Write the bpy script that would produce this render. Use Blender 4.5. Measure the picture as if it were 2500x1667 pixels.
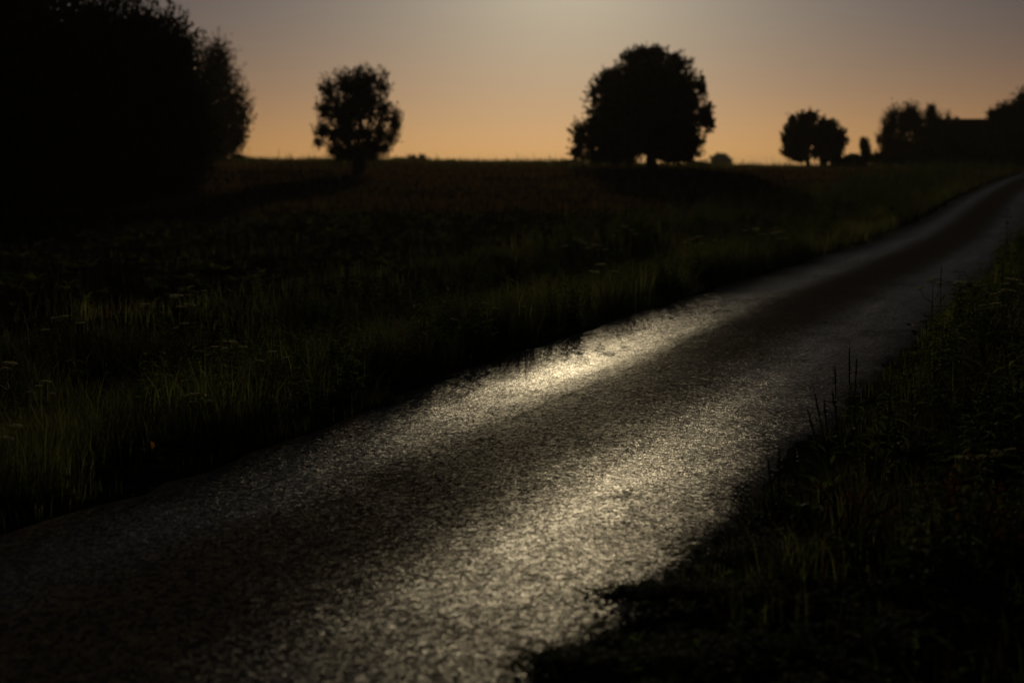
import bpy, math, random
import numpy as np
from mathutils import Vector, Matrix

random.seed(11)
RNG = np.random.default_rng(11)
for o in list(bpy.data.objects):
    bpy.data.objects.remove(o)
SC = bpy.context.scene
COL = SC.collection

# ------------------------------------------------------------------ camera
CAM_H = 1.70
PITCH = math.atan(0.12342)
F_PX = 3472.0                     # 50 mm on a 36 mm sensor, in pixels of the 2500 px photograph
cam_data = bpy.data.cameras.new('camera')
cam_data.lens = 50.0
cam_data.sensor_width = 36.0
cam_data.clip_start = 0.05
cam_data.clip_end = 9000.0
cam_data.dof.use_dof = True
cam_data.dof.focus_distance = 10.2
cam_data.dof.aperture_fstop = 1.55
cam = bpy.data.objects.new('camera', cam_data)
cam.location = (0, 0, CAM_H)
cam.rotation_euler = (math.pi / 2 - PITCH, 0, 0)
COL.objects.link(cam)
SC.camera = cam

# ------------------------------------------------------------------ render settings
SC.render.engine = 'CYCLES'
SC.cycles.use_denoising = True
SC.cycles.max_bounces = 5
SC.cycles.diffuse_bounces = 3
SC.cycles.glossy_bounces = 2
SC.cycles.transmission_bounces = 3
SC.cycles.sample_clamp_indirect = 2.0
SC.view_settings.view_transform = 'Standard'
SC.view_settings.look = 'None'
SC.view_settings.exposure = 0.0
SC.view_settings.gamma = 1.0
SC.view_settings.use_curve_mapping = False

# ------------------------------------------------------------------ sky and sun
SUN_EL = math.radians(9.6)
SUN_AZ = math.radians(2.2)        # clockwise from +Y, the way the camera looks
SUN_DIR = Vector((math.sin(SUN_AZ) * math.cos(SUN_EL), math.cos(SUN_AZ) * math.cos(SUN_EL), math.sin(SUN_EL)))
SUN_STRENGTH = 0.40
NISHITA_STRENGTH = 0.0016

world = bpy.data.worlds.new('World')
SC.world = world
world.use_nodes = True
wt = world.node_tree
wt.nodes.clear()


def wmath(op, a, b=None, c=None, clamp=False):
    n = wt.nodes.new('ShaderNodeMath')
    n.operation = op
    n.use_clamp = clamp
    for k, v in enumerate((a, b, c)):
        if v is None:
            continue
        if isinstance(v, (int, float)):
            n.inputs[k].default_value = v
        else:
            wt.links.new(v, n.inputs[k])
    return n.outputs[0]


def build_sky():
    tc = wt.nodes.new('ShaderNodeTexCoord')
    nrm = wt.nodes.new('ShaderNodeVectorMath'); nrm.operation = 'NORMALIZE'
    wt.links.new(tc.outputs['Generated'], nrm.inputs[0])
    sep = wt.nodes.new('ShaderNodeSeparateXYZ')
    wt.links.new(nrm.outputs[0], sep.inputs[0])
    x, y, z = sep.outputs
    el = wmath('MULTIPLY', wmath('ARCSINE', wmath('MAXIMUM', z, 0.0)), 180 / math.pi)
    dot = wt.nodes.new('ShaderNodeVectorMath'); dot.operation = 'DOT_PRODUCT'
    wt.links.new(nrm.outputs[0], dot.inputs[0]); dot.inputs[1].default_value = SUN_DIR
    th = wmath('MULTIPLY', wmath('ARCCOSINE', wmath('MINIMUM', dot.outputs['Value'], 1.0)), 180 / math.pi)
    hor = wmath('SQRT', wmath('ADD', wmath('MULTIPLY', x, x), wmath('ADD', wmath('MULTIPLY', y, y), 1e-6)))
    cd = wmath('DIVIDE', wmath('ADD', wmath('MULTIPLY', x, math.sin(SUN_AZ)), wmath('MULTIPLY', y, math.cos(SUN_AZ))), hor)
    az = wmath('POWER', wmath('MAXIMUM', wmath('MULTIPLY', wmath('ADD', cd, 1.0), 0.5), 0.0), 16.0)
    az = wmath('ADD', wmath('MULTIPLY', az, 0.85), 0.15)
    band = wmath('MULTIPLY', wmath('EXPONENT', wmath('MULTIPLY', el, -1 / 3.3)), az)
    aur = wmath('EXPONENT', wmath('MULTIPLY', th, -1 / 5.6))
    # broad faint bands of thin high haze so that the gradient is not mathematically even
    nz = wt.nodes.new('ShaderNodeTexNoise')
    nz.inputs['Scale'].default_value = 3.0
    nz.inputs['Detail'].default_value = 3.0
    mp = wt.nodes.new('ShaderNodeMapping')
    mp.inputs['Scale'].default_value = (1.0, 1.0, 6.0)
    wt.links.new(nrm.outputs[0], mp.inputs[0]); wt.links.new(mp.outputs[0], nz.inputs['Vector'])
    veil = wmath('ADD', wmath('MULTIPLY', nz.outputs[0], 0.12), 0.94)
    band = wmath('MULTIPLY', band, veil)

    def bg(color, strength):
        b = wt.nodes.new('ShaderNodeBackground')
        b.inputs['Color'].default_value = (*color, 1)
        if isinstance(strength, (int, float)):
            b.inputs['Strength'].default_value = strength
        else:
            wt.links.new(strength, b.inputs['Strength'])
        return b.outputs[0]

    sky = wt.nodes.new('ShaderNodeTexSky')
    sky.sky_type = 'NISHITA'
    sky.sun_disc = False
    sky.sun_elevation = SUN_EL
    sky.sun_rotation = SUN_AZ
    sky.altitude = 50
    sky.dust_density = 1.5
    sky.air_density = 1.0
    sky.ozone_density = 1.5
    nb = wt.nodes.new('ShaderNodeBackground')
    wt.links.new(sky.outputs[0], nb.inputs['Color'])
    nb.inputs['Strength'].default_value = NISHITA_STRENGTH

    def add(a, b):
        n = wt.nodes.new('ShaderNodeAddShader')
        wt.links.new(a, n.inputs[0]); wt.links.new(b, n.inputs[1])
        return n.outputs[0]
    tot = add(nb.outputs[0], bg((0.555, 0.257, 0.066), band))
    tot = add(tot, bg((0.565, 0.495, 0.30), aur))
    near_sun = wmath('ADD', wmath('MULTIPLY', wmath('EXPONENT', wmath('MULTIPLY', th, -1 / 22.0)), 1.22), 0.07)
    upper = wmath('SUBTRACT', 1.0, wmath('EXPONENT', wmath('MULTIPLY', el, -1 / 4.0)))
    upper = wmath('MULTIPLY', wmath('MULTIPLY', upper, near_sun), wmath('EXPONENT', wmath('MULTIPLY', el, -1 / 16.0)))
    tot = add(tot, bg((0.0, 0.058, 0.150), upper))
    out = wt.nodes.new('ShaderNodeOutputWorld')
    wt.links.new(tot, out.inputs['Surface'])


build_sky()

sun_data = bpy.data.lights.new('sun', 'SUN')
sun_data.energy = SUN_STRENGTH
sun_data.angle = math.radians(0.55)
sun_data.color = (1.0, 0.80, 0.48)
sun = bpy.data.objects.new('sun', sun_data)
sun.rotation_euler = SUN_DIR.to_track_quat('Z', 'Y').to_euler()
sun.location = (0, 60, 40)
COL.objects.link(sun)


# ------------------------------------------------------------------ helpers: tagging and meshes
def tag(o, label=None, cat=None, group=None, kind=None):
    if label: o['label'] = label
    if cat: o['category'] = cat
    if group: o['group'] = group
    if kind: o['kind'] = kind
    return o


def empty(name, loc, label, cat, group=None, rz=0.0):
    o = bpy.data.objects.new(name, None)
    o.empty_display_size = 0.2
    o.location = loc
    o.rotation_euler = (0, 0, rz)
    COL.objects.link(o)
    return tag(o, label, cat, group)


class MB:
    """collects vertices and faces, then becomes ONE mesh object"""
    def __init__(self):
        self.v = []; self.f3 = []; self.f4 = []; self.t = []; self.n = 0

    def add(self, v, tris=None, quads=None, tint=0.5):
        v = np.asarray(v, dtype=np.float64).reshape(-1, 3)
        self.v.append(v)
        if tris is not None and len(tris):
            self.f3.append(np.asarray(tris, dtype=np.int64).reshape(-1, 3) + self.n)
        if quads is not None and len(quads):
            self.f4.append(np.asarray(quads, dtype=np.int64).reshape(-1, 4) + self.n)
        t = np.full(len(v), tint, dtype=np.float64) if np.isscalar(tint) else np.asarray(tint, dtype=np.float64)
        self.t.append(t)
        self.n += len(v)

    def mesh(self, name, smooth=False):
        v = np.concatenate(self.v)
        f3 = np.concatenate(self.f3) if self.f3 else np.zeros((0, 3), np.int64)
        f4 = np.concatenate(self.f4) if self.f4 else np.zeros((0, 4), np.int64)
        me = bpy.data.meshes.new(name)
        me.vertices.add(len(v)); me.vertices.foreach_set('co', v.astype(np.float32).ravel())
        idx = np.concatenate([f3.ravel(), f4.ravel()])
        me.loops.add(len(idx)); me.loops.foreach_set('vertex_index', idx.astype(np.int32))
        st = np.concatenate([np.arange(len(f3)) * 3, len(f3) * 3 + np.arange(len(f4)) * 4])
        me.polygons.add(len(st)); me.polygons.foreach_set('loop_start', st.astype(np.int32))
        me.polygons.foreach_set('use_smooth', np.full(len(st), bool(smooth)))
        at = me.attributes.new('tint', 'FLOAT', 'POINT')
        at.data.foreach_set('value', np.concatenate(self.t).astype(np.float32))
        me.update(calc_edges=True)
        me.validate()
        return me

    def build(self, name, mat, parent=None, smooth=False):
        me = self.mesh(name, smooth)
        me.materials.append(mat)
        o = bpy.data.objects.new(name, me)
        COL.objects.link(o)
        if parent is not None:
            o.parent = parent
        return o


def norm(v):
    v = np.asarray(v, float)
    return v / np.maximum(np.linalg.norm(v, axis=-1, keepdims=True), 1e-9)


def tube(mb, pts, radii, sides=6, tint=0.5, cap=True):
    pts = np.asarray(pts, float)
    n = len(pts)
    d = np.gradient(pts, axis=0)
    d = norm(d)
    ref = np.array([0.3, 0.9, 0.1]) if abs(d[0][2]) > 0.8 else np.array([0, 0, 1.0])
    a = norm(np.cross(d, ref)); b = norm(np.cross(d, a))
    ang = np.linspace(0, 2 * math.pi, sides, endpoint=False)
    ring = (a[:, None, :] * np.cos(ang)[None, :, None] + b[:, None, :] * np.sin(ang)[None, :, None])
    v = pts[:, None, :] + ring * np.asarray(radii, float)[:, None, None]
    v = v.reshape(-1, 3)
    q = []
    for i in range(n - 1):
        for j in range(sides):
            j2 = (j + 1) % sides
            q.append((i * sides + j, i * sides + j2, (i + 1) * sides + j2, (i + 1) * sides + j))
    tris = []
    if cap:
        v = np.vstack([v, pts[-1:]])
        k = n * sides
        tris = [((n - 1) * sides + j, (n - 1) * sides + (j + 1) % sides, k) for j in range(sides)]
    mb.add(v, tris, q, tint)


def box(mb, c, s, tint=0.5):
    x, y, z = c; a, b, h = s[0] / 2, s[1] / 2, s[2] / 2
    v = [(x + i * a, y + j * b, z + k * h) for k in (-1, 1) for j in (-1, 1) for i in (-1, 1)]
    q = [(0, 2, 3, 1), (4, 5, 7, 6), (0, 1, 5, 4), (2, 6, 7, 3), (0, 4, 6, 2), (1, 3, 7, 5)]
    mb.add(v, None, q, tint)


# ------------------------------------------------------------------ materials
def new_mat(name):
    m = bpy.data.materials.new(name)
    m.use_nodes = True
    nt = m.node_tree
    p = nt.nodes['Principled BSDF']
    return m, nt, p


def ramp(nt, fac, stops):
    r = nt.nodes.new('ShaderNodeValToRGB')
    e = r.color_ramp.elements
    while len(e) < len(stops):
        e.new(0.5)
    for k, (pos, c) in enumerate(stops):
        e[k].position = pos
        e[k].color = (*c, 1)
    nt.links.new(fac, r.inputs[0])
    return r.outputs[0]


def leaf_mat(name, dark, light, trans, trans_amt=0.35, rough=0.7, spec=0.08):
    m, nt, p = new_mat(name)
    a = nt.nodes.new('ShaderNodeAttribute'); a.attribute_name = 'tint'
    col = ramp(nt, a.outputs['Fac'], [(0.0, dark), (0.75, light), (1.0, tuple(min(1, c * 1.25) for c in light))])
    nt.links.new(col, p.inputs['Base Color'])
    p.inputs['Roughness'].default_value = rough
    p.inputs['Specular IOR Level'].default_value = spec
    t = nt.nodes.new('ShaderNodeBsdfTranslucent')
    tcol = ramp(nt, a.outputs['Fac'], [(0.0, tuple(c * 0.22 for c in trans)), (1.0, trans)])
    nt.links.new(tcol, t.inputs['Color'])
    mix = nt.nodes.new('ShaderNodeMixShader')
    mix.inputs[0].default_value = trans_amt
    nt.links.new(p.outputs[0], mix.inputs[1]); nt.links.new(t.outputs[0], mix.inputs[2])
    nt.links.new(mix.outputs[0], nt.nodes['Material Output'].inputs['Surface'])
    return m


def simple_mat(name, c1, c2, scale=6.0, rough=0.8, bump=0.0, spec=0.3):
    m, nt, p = new_mat(name)
    tc = nt.nodes.new('ShaderNodeTexCoord')
    n = nt.nodes.new('ShaderNodeTexNoise')
    n.inputs['Scale'].default_value = scale; n.inputs['Detail'].default_value = 6
    nt.links.new(tc.outputs['Object'], n.inputs['Vector'])
    col = ramp(nt, n.outputs[0], [(0.3, c1), (0.7, c2)])
    nt.links.new(col, p.inputs['Base Color'])
    p.inputs['Roughness'].default_value = rough
    p.inputs['Specular IOR Level'].default_value = spec
    if bump:
        b = nt.nodes.new('ShaderNodeBump')
        b.inputs['Strength'].default_value = bump; b.inputs['Distance'].default_value = 0.02
        nt.links.new(n.outputs[0], b.inputs['Height']); nt.links.new(b.outputs[0], p.inputs['Normal'])
    return m


GRASS = leaf_mat('grass_blades', (0.030, 0.036, 0.014), (0.095, 0.105, 0.036), (0.330, 0.370, 0.120), 0.52)
DRY = leaf_mat('dry_grass', (0.055, 0.040, 0.022), (0.120, 0.086, 0.048), (0.230, 0.145, 0.070), 0.40)
WEED = leaf_mat('weed_leaves', (0.026, 0.044, 0.014), (0.070, 0.105, 0.030), (0.215, 0.280, 0.085), 0.45, 0.7, 0.02)
WILLOW = leaf_mat('willow_leaves', (0.035, 0.042, 0.018), (0.065, 0.075, 0.035), (0.045, 0.050, 0.015), 0.25)
LIME = leaf_mat('broad_leaves', (0.028, 0.035, 0.014), (0.055, 0.065, 0.028), (0.035, 0.038, 0.012), 0.2)
CONIFER = leaf_mat('conifer_needles', (0.02, 0.03, 0.015), (0.04, 0.055, 0.025), (0.02, 0.025, 0.01), 0.12)
UMBEL = leaf_mat('umbel_florets', (0.22, 0.21, 0.12), (0.42, 0.40, 0.25), (0.85, 0.82, 0.52), 0.5, 0.8, 0.0)
STEM = leaf_mat('plant_stems', (0.04, 0.045, 0.018), (0.08, 0.085, 0.035), (0.03, 0.035, 0.01), 0.1)
RUST = leaf_mat('rusty_seed_heads', (0.07, 0.028, 0.014), (0.15, 0.065, 0.028), (0.26, 0.12, 0.05), 0.4)
ORANGE = leaf_mat('autumn_leaf', (0.38, 0.14, 0.03), (0.45, 0.18, 0.04), (0.55, 0.20, 0.03), 0.45)
BROWNLEAF = leaf_mat('dead_leaf', (0.03, 0.022, 0.014), (0.05, 0.035, 0.02), (0.02, 0.012, 0.006), 0.15)
BARK = simple_mat('bark', (0.035, 0.028, 0.02), (0.09, 0.075, 0.055), 9.0, 0.9, 0.6)
STONE = simple_mat('grit_stone', (0.06, 0.055, 0.05), (0.16, 0.145, 0.125), 40.0, 0.55, 0.0, 0.5)
SOIL = simple_mat('soil_clod', (0.035, 0.025, 0.018), (0.075, 0.055, 0.038), 20.0, 0.95, 0.4, 0.1)


def ground_material():
    m, nt, p = new_mat('field_ground')
    g = nt.nodes.new('ShaderNodeNewGeometry')
    n1 = nt.nodes.new('ShaderNodeTexNoise'); n1.inputs['Scale'].default_value = 0.12; n1.inputs['Detail'].default_value = 5
    n2 = nt.nodes.new('ShaderNodeTexNoise'); n2.inputs['Scale'].default_value = 7.0; n2.inputs['Detail'].default_value = 8
    n3 = nt.nodes.new('ShaderNodeTexNoise'); n3.inputs['Scale'].default_value = 38.0; n3.inputs['Detail'].default_value = 6
    for n in (n1, n2, n3):
        nt.links.new(g.outputs['Position'], n.inputs['Vector'])
    soil = ramp(nt, n2.outputs[0], [(0.3, (0.020, 0.013, 0.008)), (0.7, (0.040, 0.026, 0.016))])
    green = ramp(nt, n2.outputs[0], [(0.3, (0.016, 0.020, 0.008)), (0.7, (0.040, 0.042, 0.018))])
    a = nt.nodes.new('ShaderNodeAttribute'); a.attribute_name = 'tint'
    mixf = nt.nodes.new('ShaderNodeMath'); mixf.operation = 'MULTIPLY_ADD'
    nt.links.new(n1.outputs[0], mixf.inputs[0]); mixf.inputs[1].default_value = 1.6
    mixf.inputs[2].default_value = -0.8
    add = nt.nodes.new('ShaderNodeMath'); add.operation = 'ADD'; add.use_clamp = True
    nt.links.new(mixf.outputs[0], add.inputs[0]); nt.links.new(a.outputs['Fac'], add.inputs[1])
    mx = nt.nodes.new('ShaderNodeMix'); mx.data_type = 'RGBA'
    nt.links.new(add.outputs[0], mx.inputs['Factor'])
    nt.links.new(soil, mx.inputs['A']); nt.links.new(green, mx.inputs['B'])
    nt.links.new(mx.outputs['Result'], p.inputs['Base Color'])
    p.inputs['Roughness'].default_value = 0.95
    p.inputs['Specular IOR Level'].default_value = 0.0
    b = nt.nodes.new('ShaderNodeBump'); b.inputs['Strength'].default_value = 0.9; b.inputs['Distance'].default_value = 0.04
    nt.links.new(n3.outputs[0], b.inputs['Height']); nt.links.new(b.outputs[0], p.inputs['Normal'])
    return m


GLOSS_MIN, GLOSS_TRACK = 0.018, 0.28


def asphalt_material():
    """worn chip-sealed lane: polished wheel tracks, rougher gritty middle and edges"""
    m, nt, p = new_mat('worn_asphalt')
    uv = nt.nodes.new('ShaderNodeAttribute'); uv.attribute_name = 'lateral'      # metres from the middle, left positive
    g = nt.nodes.new('ShaderNodeNewGeometry')

    def noise(scale, detail=4, rough=0.5, vec=None):
        n = nt.nodes.new('ShaderNodeTexNoise')
        n.inputs['Scale'].default_value = scale; n.inputs['Detail'].default_value = detail
        n.inputs['Roughness'].default_value = rough
        nt.links.new(vec if vec is not None else g.outputs['Position'], n.inputs['Vector'])
        return n.outputs[0]

    def mth(op, a, b=None, c=None, clamp=False):
        n = nt.nodes.new('ShaderNodeMath'); n.operation = op; n.use_clamp = clamp
        for k, v in enumerate((a, b, c)):
            if v is None: continue
            if isinstance(v, (int, float)): n.inputs[k].default_value = v
            else: nt.links.new(v, n.inputs[k])
        return n.outputs[0]
    wob = mth('MULTIPLY', mth('SUBTRACT', noise(0.55, 3), 0.5), 0.28)
    lat = mth('ADD', uv.outputs['Fac'], wob)
    al = nt.nodes.new('ShaderNodeAttribute'); al.attribute_name = 'along'        # metres along the lane
    comb = nt.nodes.new('ShaderNodeCombineXYZ')
    nt.links.new(mth('MULTIPLY', lat, 5.5), comb.inputs[0]); nt.links.new(mth('MULTIPLY', al.outputs['Fac'], 0.45), comb.inputs[1])
    streak = noise(1.0, 5, 0.6, comb.outputs[0])

    def gauss(centre, width):
        d = mth('DIVIDE', mth('SUBTRACT', lat, centre), width)
        return mth('EXPONENT', mth('MULTIPLY', mth('MULTIPLY', d, d), -1.0))
    track = mth('ADD', mth('ADD', gauss(0.86, 0.33), mth('MULTIPLY', gauss(-1.30, 0.28), 0.5)), gauss(-0.86, 0.33), clamp=True)
    patch = noise(1.7, 5)
    worn = mth('MULTIPLY', track, mth('ADD', mth('MULTIPLY', patch, 0.5), mth('MULTIPLY', streak, 1.1)), clamp=True)
    # old cracks, a worn seam and rough patches, where nothing is polished
    cv = nt.nodes.new('ShaderNodeTexVoronoi'); cv.feature = 'DISTANCE_TO_EDGE'
    cv.inputs['Scale'].default_value = 1.15
    wv = nt.nodes.new('ShaderNodeTexNoise'); wv.inputs['Scale'].default_value = 3.0; wv.inputs['Detail'].default_value = 5
    nt.links.new(g.outputs['Position'], wv.inputs['Vector'])
    wa = nt.nodes.new('ShaderNodeVectorMath'); wa.operation = 'SCALE'; wa.inputs['Scale'].default_value = 0.5
    nt.links.new(wv.outputs['Color'], wa.inputs[0])
    wb = nt.nodes.new('ShaderNodeVectorMath'); wb.operation = 'ADD'
    nt.links.new(g.outputs['Position'], wb.inputs[0]); nt.links.new(wa.outputs[0], wb.inputs[1])
    nt.links.new(wb.outputs[0], cv.inputs['Vector'])
    crack = mth('SUBTRACT', 1.0, mth('MULTIPLY', cv.outputs['Distance'], 45.0), clamp=True)
    crack = mth('MULTIPLY', crack, mth('MULTIPLY', mth('SUBTRACT', noise(0.8, 3), 0.46), 7.0, clamp=True), clamp=True)
    seam = mth('MULTIPLY', gauss(0.36, 0.035), mth('MULTIPLY', mth('SUBTRACT', noise(1.3, 4), 0.40), 6.0, clamp=True), clamp=True)
    rough_p = mth('MULTIPLY', mth('SUBTRACT', noise(0.9, 6, 0.62), 0.56), 9.0, clamp=True)
    flaw = mth('MAXIMUM', mth('MAXIMUM', crack, seam), mth('MULTIPLY', rough_p, 0.6))
    worn = mth('MULTIPLY', worn, mth('SUBTRACT', 1.0, mth('MULTIPLY', flaw, 0.85)), clamp=True)
    # chippings: every stone has its own tilt
    vor = nt.nodes.new('ShaderNodeTexVoronoi')
    vor.inputs['Scale'].default_value = 128.0
    nt.links.new(g.outputs['Position'], vor.inputs['Vector'])
    vor2 = nt.nodes.new('ShaderNodeTexVoronoi')
    vor2.inputs['Scale'].default_value = 42.0
    nt.links.new(g.outputs['Position'], vor2.inputs['Vector'])
    sepc = nt.nodes.new('ShaderNodeSeparateColor')
    nt.links.new(vor.outputs['Color'], sepc.inputs[0])
    base = ramp(nt, sepc.outputs[0], [(0.0, (0.046, 0.039, 0.032)), (0.6, (0.112, 0.094, 0.077)), (1.0, (0.22, 0.188, 0.152))])
    # brown dust lying in the middle and along the edges
    dust = nt.nodes.new('ShaderNodeMix'); dust.data_type = 'RGBA'
    df = mth('MULTIPLY', mth('SUBTRACT', 1.0, worn), mth('MULTIPLY', noise(3.1, 6, 0.6), 0.85), clamp=True)
    nt.links.new(df, dust.inputs['Factor'])
    nt.links.new(base, dust.inputs['A']); dust.inputs['B'].default_value = (0.118, 0.090, 0.066, 1)
    # every chipping lies at its own slight tilt, so the low sun picks out single stones
    h = mth('ADD', mth('MULTIPLY', vor.outputs['Distance'], -0.6), mth('MULTIPLY', noise(11.0, 4), 0.35))
    h = mth('SUBTRACT', h, mth('MULTIPLY', mth('MAXIMUM', crack, seam), 0.35))
    b = nt.nodes.new('ShaderNodeBump')
    b.inputs['Distance'].default_value = 0.005
    b.inputs['Strength'].default_value = 0.55
    nt.links.new(h, b.inputs['Height'])

    def vmath(op, a_, b_):
        n = nt.nodes.new('ShaderNodeVectorMath'); n.operation = op
        for k, v in enumerate((a_, b_)):
            if isinstance(v, tuple): n.inputs[k].default_value = v
            else: nt.links.new(v, n.inputs['Scale'] if (op == 'SCALE' and k == 1) else n.inputs[k])
        return n.outputs[0]
    t1 = vmath('MULTIPLY', vmath('SUBTRACT', vor.outputs['Color'], (.5, .5, .5)), (.34, .34, .08))
    t2 = vmath('MULTIPLY', vmath('SUBTRACT', vor2.outputs['Color'], (.5, .5, .5)), (.22, .22, .05))
    rough_mul = mth('SUBTRACT', 1.25, mth('MULTIPLY', worn, .6))
    sc_n = nt.nodes.new('ShaderNodeVectorMath'); sc_n.operation = 'SCALE'
    nt.links.new(vmath('ADD', t1, t2), sc_n.inputs[0]); nt.links.new(rough_mul, sc_n.inputs['Scale'])
    nn = nt.nodes.new('ShaderNodeVectorMath'); nn.operation = 'NORMALIZE'
    nt.links.new(vmath('ADD', b.outputs[0], sc_n.outputs[0]), nn.inputs[0])
    # dull binder plus a facet gloss that is strong only where tyres have polished the stones
    dif = nt.nodes.new('ShaderNodeBsdfDiffuse')
    lip_light = nt.nodes.new('ShaderNodeMix'); lip_light.data_type = 'RGBA'      # pale sandy tone painted in for the light caught along the left lip
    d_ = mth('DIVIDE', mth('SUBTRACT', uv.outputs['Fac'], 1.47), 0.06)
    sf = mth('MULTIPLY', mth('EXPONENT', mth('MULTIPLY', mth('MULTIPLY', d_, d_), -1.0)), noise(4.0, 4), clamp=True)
    nt.links.new(sf, lip_light.inputs['Factor'])
    nt.links.new(dust.outputs['Result'], lip_light.inputs['A']); lip_light.inputs['B'].default_value = (0.30, 0.235, 0.155, 1)
    nt.links.new(lip_light.outputs['Result'], dif.inputs['Color'])
    nt.links.new(nn.outputs[0], dif.inputs['Normal'])
    glo = nt.nodes.new('ShaderNodeBsdfGlossy')
    glo.distribution = 'BECKMANN'
    glo.inputs['Color'].default_value = (1, 1, 1, 1)
    nt.links.new(mth('ADD', 0.39, mth('MULTIPLY', mth('SUBTRACT', sepc.outputs[1], 0.5), 0.14)), glo.inputs['Roughness'])
    nt.links.new(nn.outputs[0], glo.inputs['Normal'])
    fr = nt.nodes.new('ShaderNodeFresnel')
    fr.inputs['IOR'].default_value = 1.45
    nt.links.new(nn.outputs[0], fr.inputs['Normal'])
    stone_gloss = mth('ADD', 0.42, mth('MULTIPLY', mth('POWER', sepc.outputs[2], 3.0), 2.4))
    mixs = nt.nodes.new('ShaderNodeMixShader')
    nt.links.new(mth('MULTIPLY', mth('MULTIPLY', fr.outputs[0], stone_gloss), mth('ADD', GLOSS_MIN, mth('MULTIPLY', worn, GLOSS_TRACK)), clamp=True), mixs.inputs[0])
    nt.links.new(dif.outputs[0], mixs.inputs[1]); nt.links.new(glo.outputs[0], mixs.inputs[2])
    nt.links.new(mixs.outputs[0], nt.nodes['Material Output'].inputs['Surface'])
    return m


# ------------------------------------------------------------------ terrain and road line
ROAD_PTS = np.array([(-16.0, -22.0), (-8.2, -8.0), (-5.6, -3.0), (-3.2, 1.5), (-1.21, 5.36), (-0.35, 7.4), (0.05, 8.43), (0.72, 10.14), (2.20, 13.84),
                     (3.85, 17.94), (10.45, 33.5), (20.2, 59.5), (32.4, 89.4), (39.2, 104.4), (54.0, 135.0), (82.0, 190.0), (140.0, 300.0)])
HALF = 1.475


def _smooth_curve():
    ys = np.arange(-22, 300.01, 0.25)
    xs = np.interp(ys, ROAD_PTS[:, 1], ROAD_PTS[:, 0])
    out = xs.copy()
    for i, yv in enumerate(ys):                       # smoothing widens with distance
        w = 1.2 + 0.10 * max(0, yv)
        k = np.exp(-((ys - yv) / w) ** 2)
        lo = max(0, i - 200); hi = i + 200
        kk = k[lo:hi]
        A = np.vstack([np.ones(len(kk)), ys[lo:hi] - yv]).T
        W = kk[:, None]
        out[i] = np.linalg.lstsq(A * np.sqrt(W), xs[lo:hi] * np.sqrt(kk), rcond=None)[0][0]
    return ys, out


CY, CX = _smooth_curve()
CD = np.gradient(CX, CY)


def road_x(y): return np.interp(y, CY, CX)
def road_d(y): return np.interp(y, CY, CD)


def lateral(x, y):
    """signed distance from the middle of the road, positive to the left (field side)"""
    return -(np.asarray(x) - road_x(y)) / np.sqrt(1 + road_d(y) ** 2)


def sstep(a, b, t):
    t = np.clip((np.asarray(t, float) - a) / (b - a), 0, 1)
    return t * t * (3 - 2 * t)


def vnoise(x, y, seed=0):
    """cheap smooth value noise in numpy"""
    x = np.asarray(x, float); y = np.asarray(y, float)
    xi = np.floor(x).astype(np.int64); yi = np.floor(y).astype(np.int64)
    xf = x - xi; yf = y - yi
    u = xf * xf * (3 - 2 * xf); v = yf * yf * (3 - 2 * yf)

    def hsh(i, j):
        h = (i * 374761393 + j * 668265263 + seed * 982451653) & 0xFFFFFFFF
        h = ((h ^ (h >> 13)) * 1274126177) & 0xFFFFFFFF
        return ((h ^ (h >> 16)) & 0xFFFF) / 65535.0
    a = hsh(xi, yi); b = hsh(xi + 1, yi); c = hsh(xi, yi + 1); d = hsh(xi + 1, yi + 1)
    return (a * (1 - u) + b * u) * (1 - v) + (c * (1 - u) + d * u) * v


def base_z(x, y):
    x = np.asarray(x, float); y = np.asarray(y, float)
    u = np.clip(x / 130.0, -0.45, 0.45)
    zc = 1.92 - 1.5 * u - 0.6 * u * u
    z = zc * sstep(25, 130, y)
    z = z - (zc + 6.0) * sstep(136, 420, y)
    return z


def ground_z(x, y):
    s = np.abs(lateral(x, y))
    z = base_z(x, y)
    off = sstep(1.7, 4.0, s)
    z = z + off * (0.10 * (vnoise(np.asarray(x) * 0.35, np.asarray(y) * 0.35, 1) - 0.5) + 0.05 * (vnoise(np.asarray(x) * 1.3, np.asarray(y) * 1.3, 2) - 0.5))
    z = z + 0.10 * (vnoise(np.asarray(x) * 0.09, np.asarray(y) * 0.09, 5) - 0.5) * sstep(3, 10, s) * 2
    sl = lateral(x, y)                              # a shallow grassed ditch runs along the field side
    z = z - 0.34 * sstep(2.5, 3.5, sl) * (1 - sstep(4.8, 7.0, sl)) * (1 - sstep(40, 70, y))
    z = z - 0.10 * (1 - sstep(1.2, 1.55, s)) - 0.02 * sstep(1.5, 1.6, s)
    return z


F_AX = np.array([0, math.cos(PITCH), -math.sin(PITCH)])
U_AX = np.array([0, math.sin(PITCH), math.cos(PITCH)])


def at(px, row, dist):
    """world point at that depth (metres along +Y) seen at a pixel of the 2500 px photograph"""
    d = F_AX + np.array([1, 0, 0]) * ((px - 1250.0) / F_PX) + U_AX * ((833.5 - row) / F_PX)
    d = d * (dist / d[1])
    return np.array([0, 0, CAM_H]) + d


def plant_spot(px, row, height):
    """ground point of a plant of that height whose top is seen at (px, row)"""
    lo, hi = 2.5, 140.0
    for _ in range(50):
        mid = (lo + hi) / 2
        p = at(px, row, mid)
        if p[2] - float(ground_z(p[0], p[1])) > height: lo = mid
        else: hi = mid
    p = at(px, row, lo)
    return np.array([p[0], p[1], float(ground_z(p[0], p[1]))])


# ---- ground sheet
def spaced(segs):
    out = []
    for a, b, st in segs:
        out.append(np.arange(a, b, st))
    return np.unique(np.concatenate(out))


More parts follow.
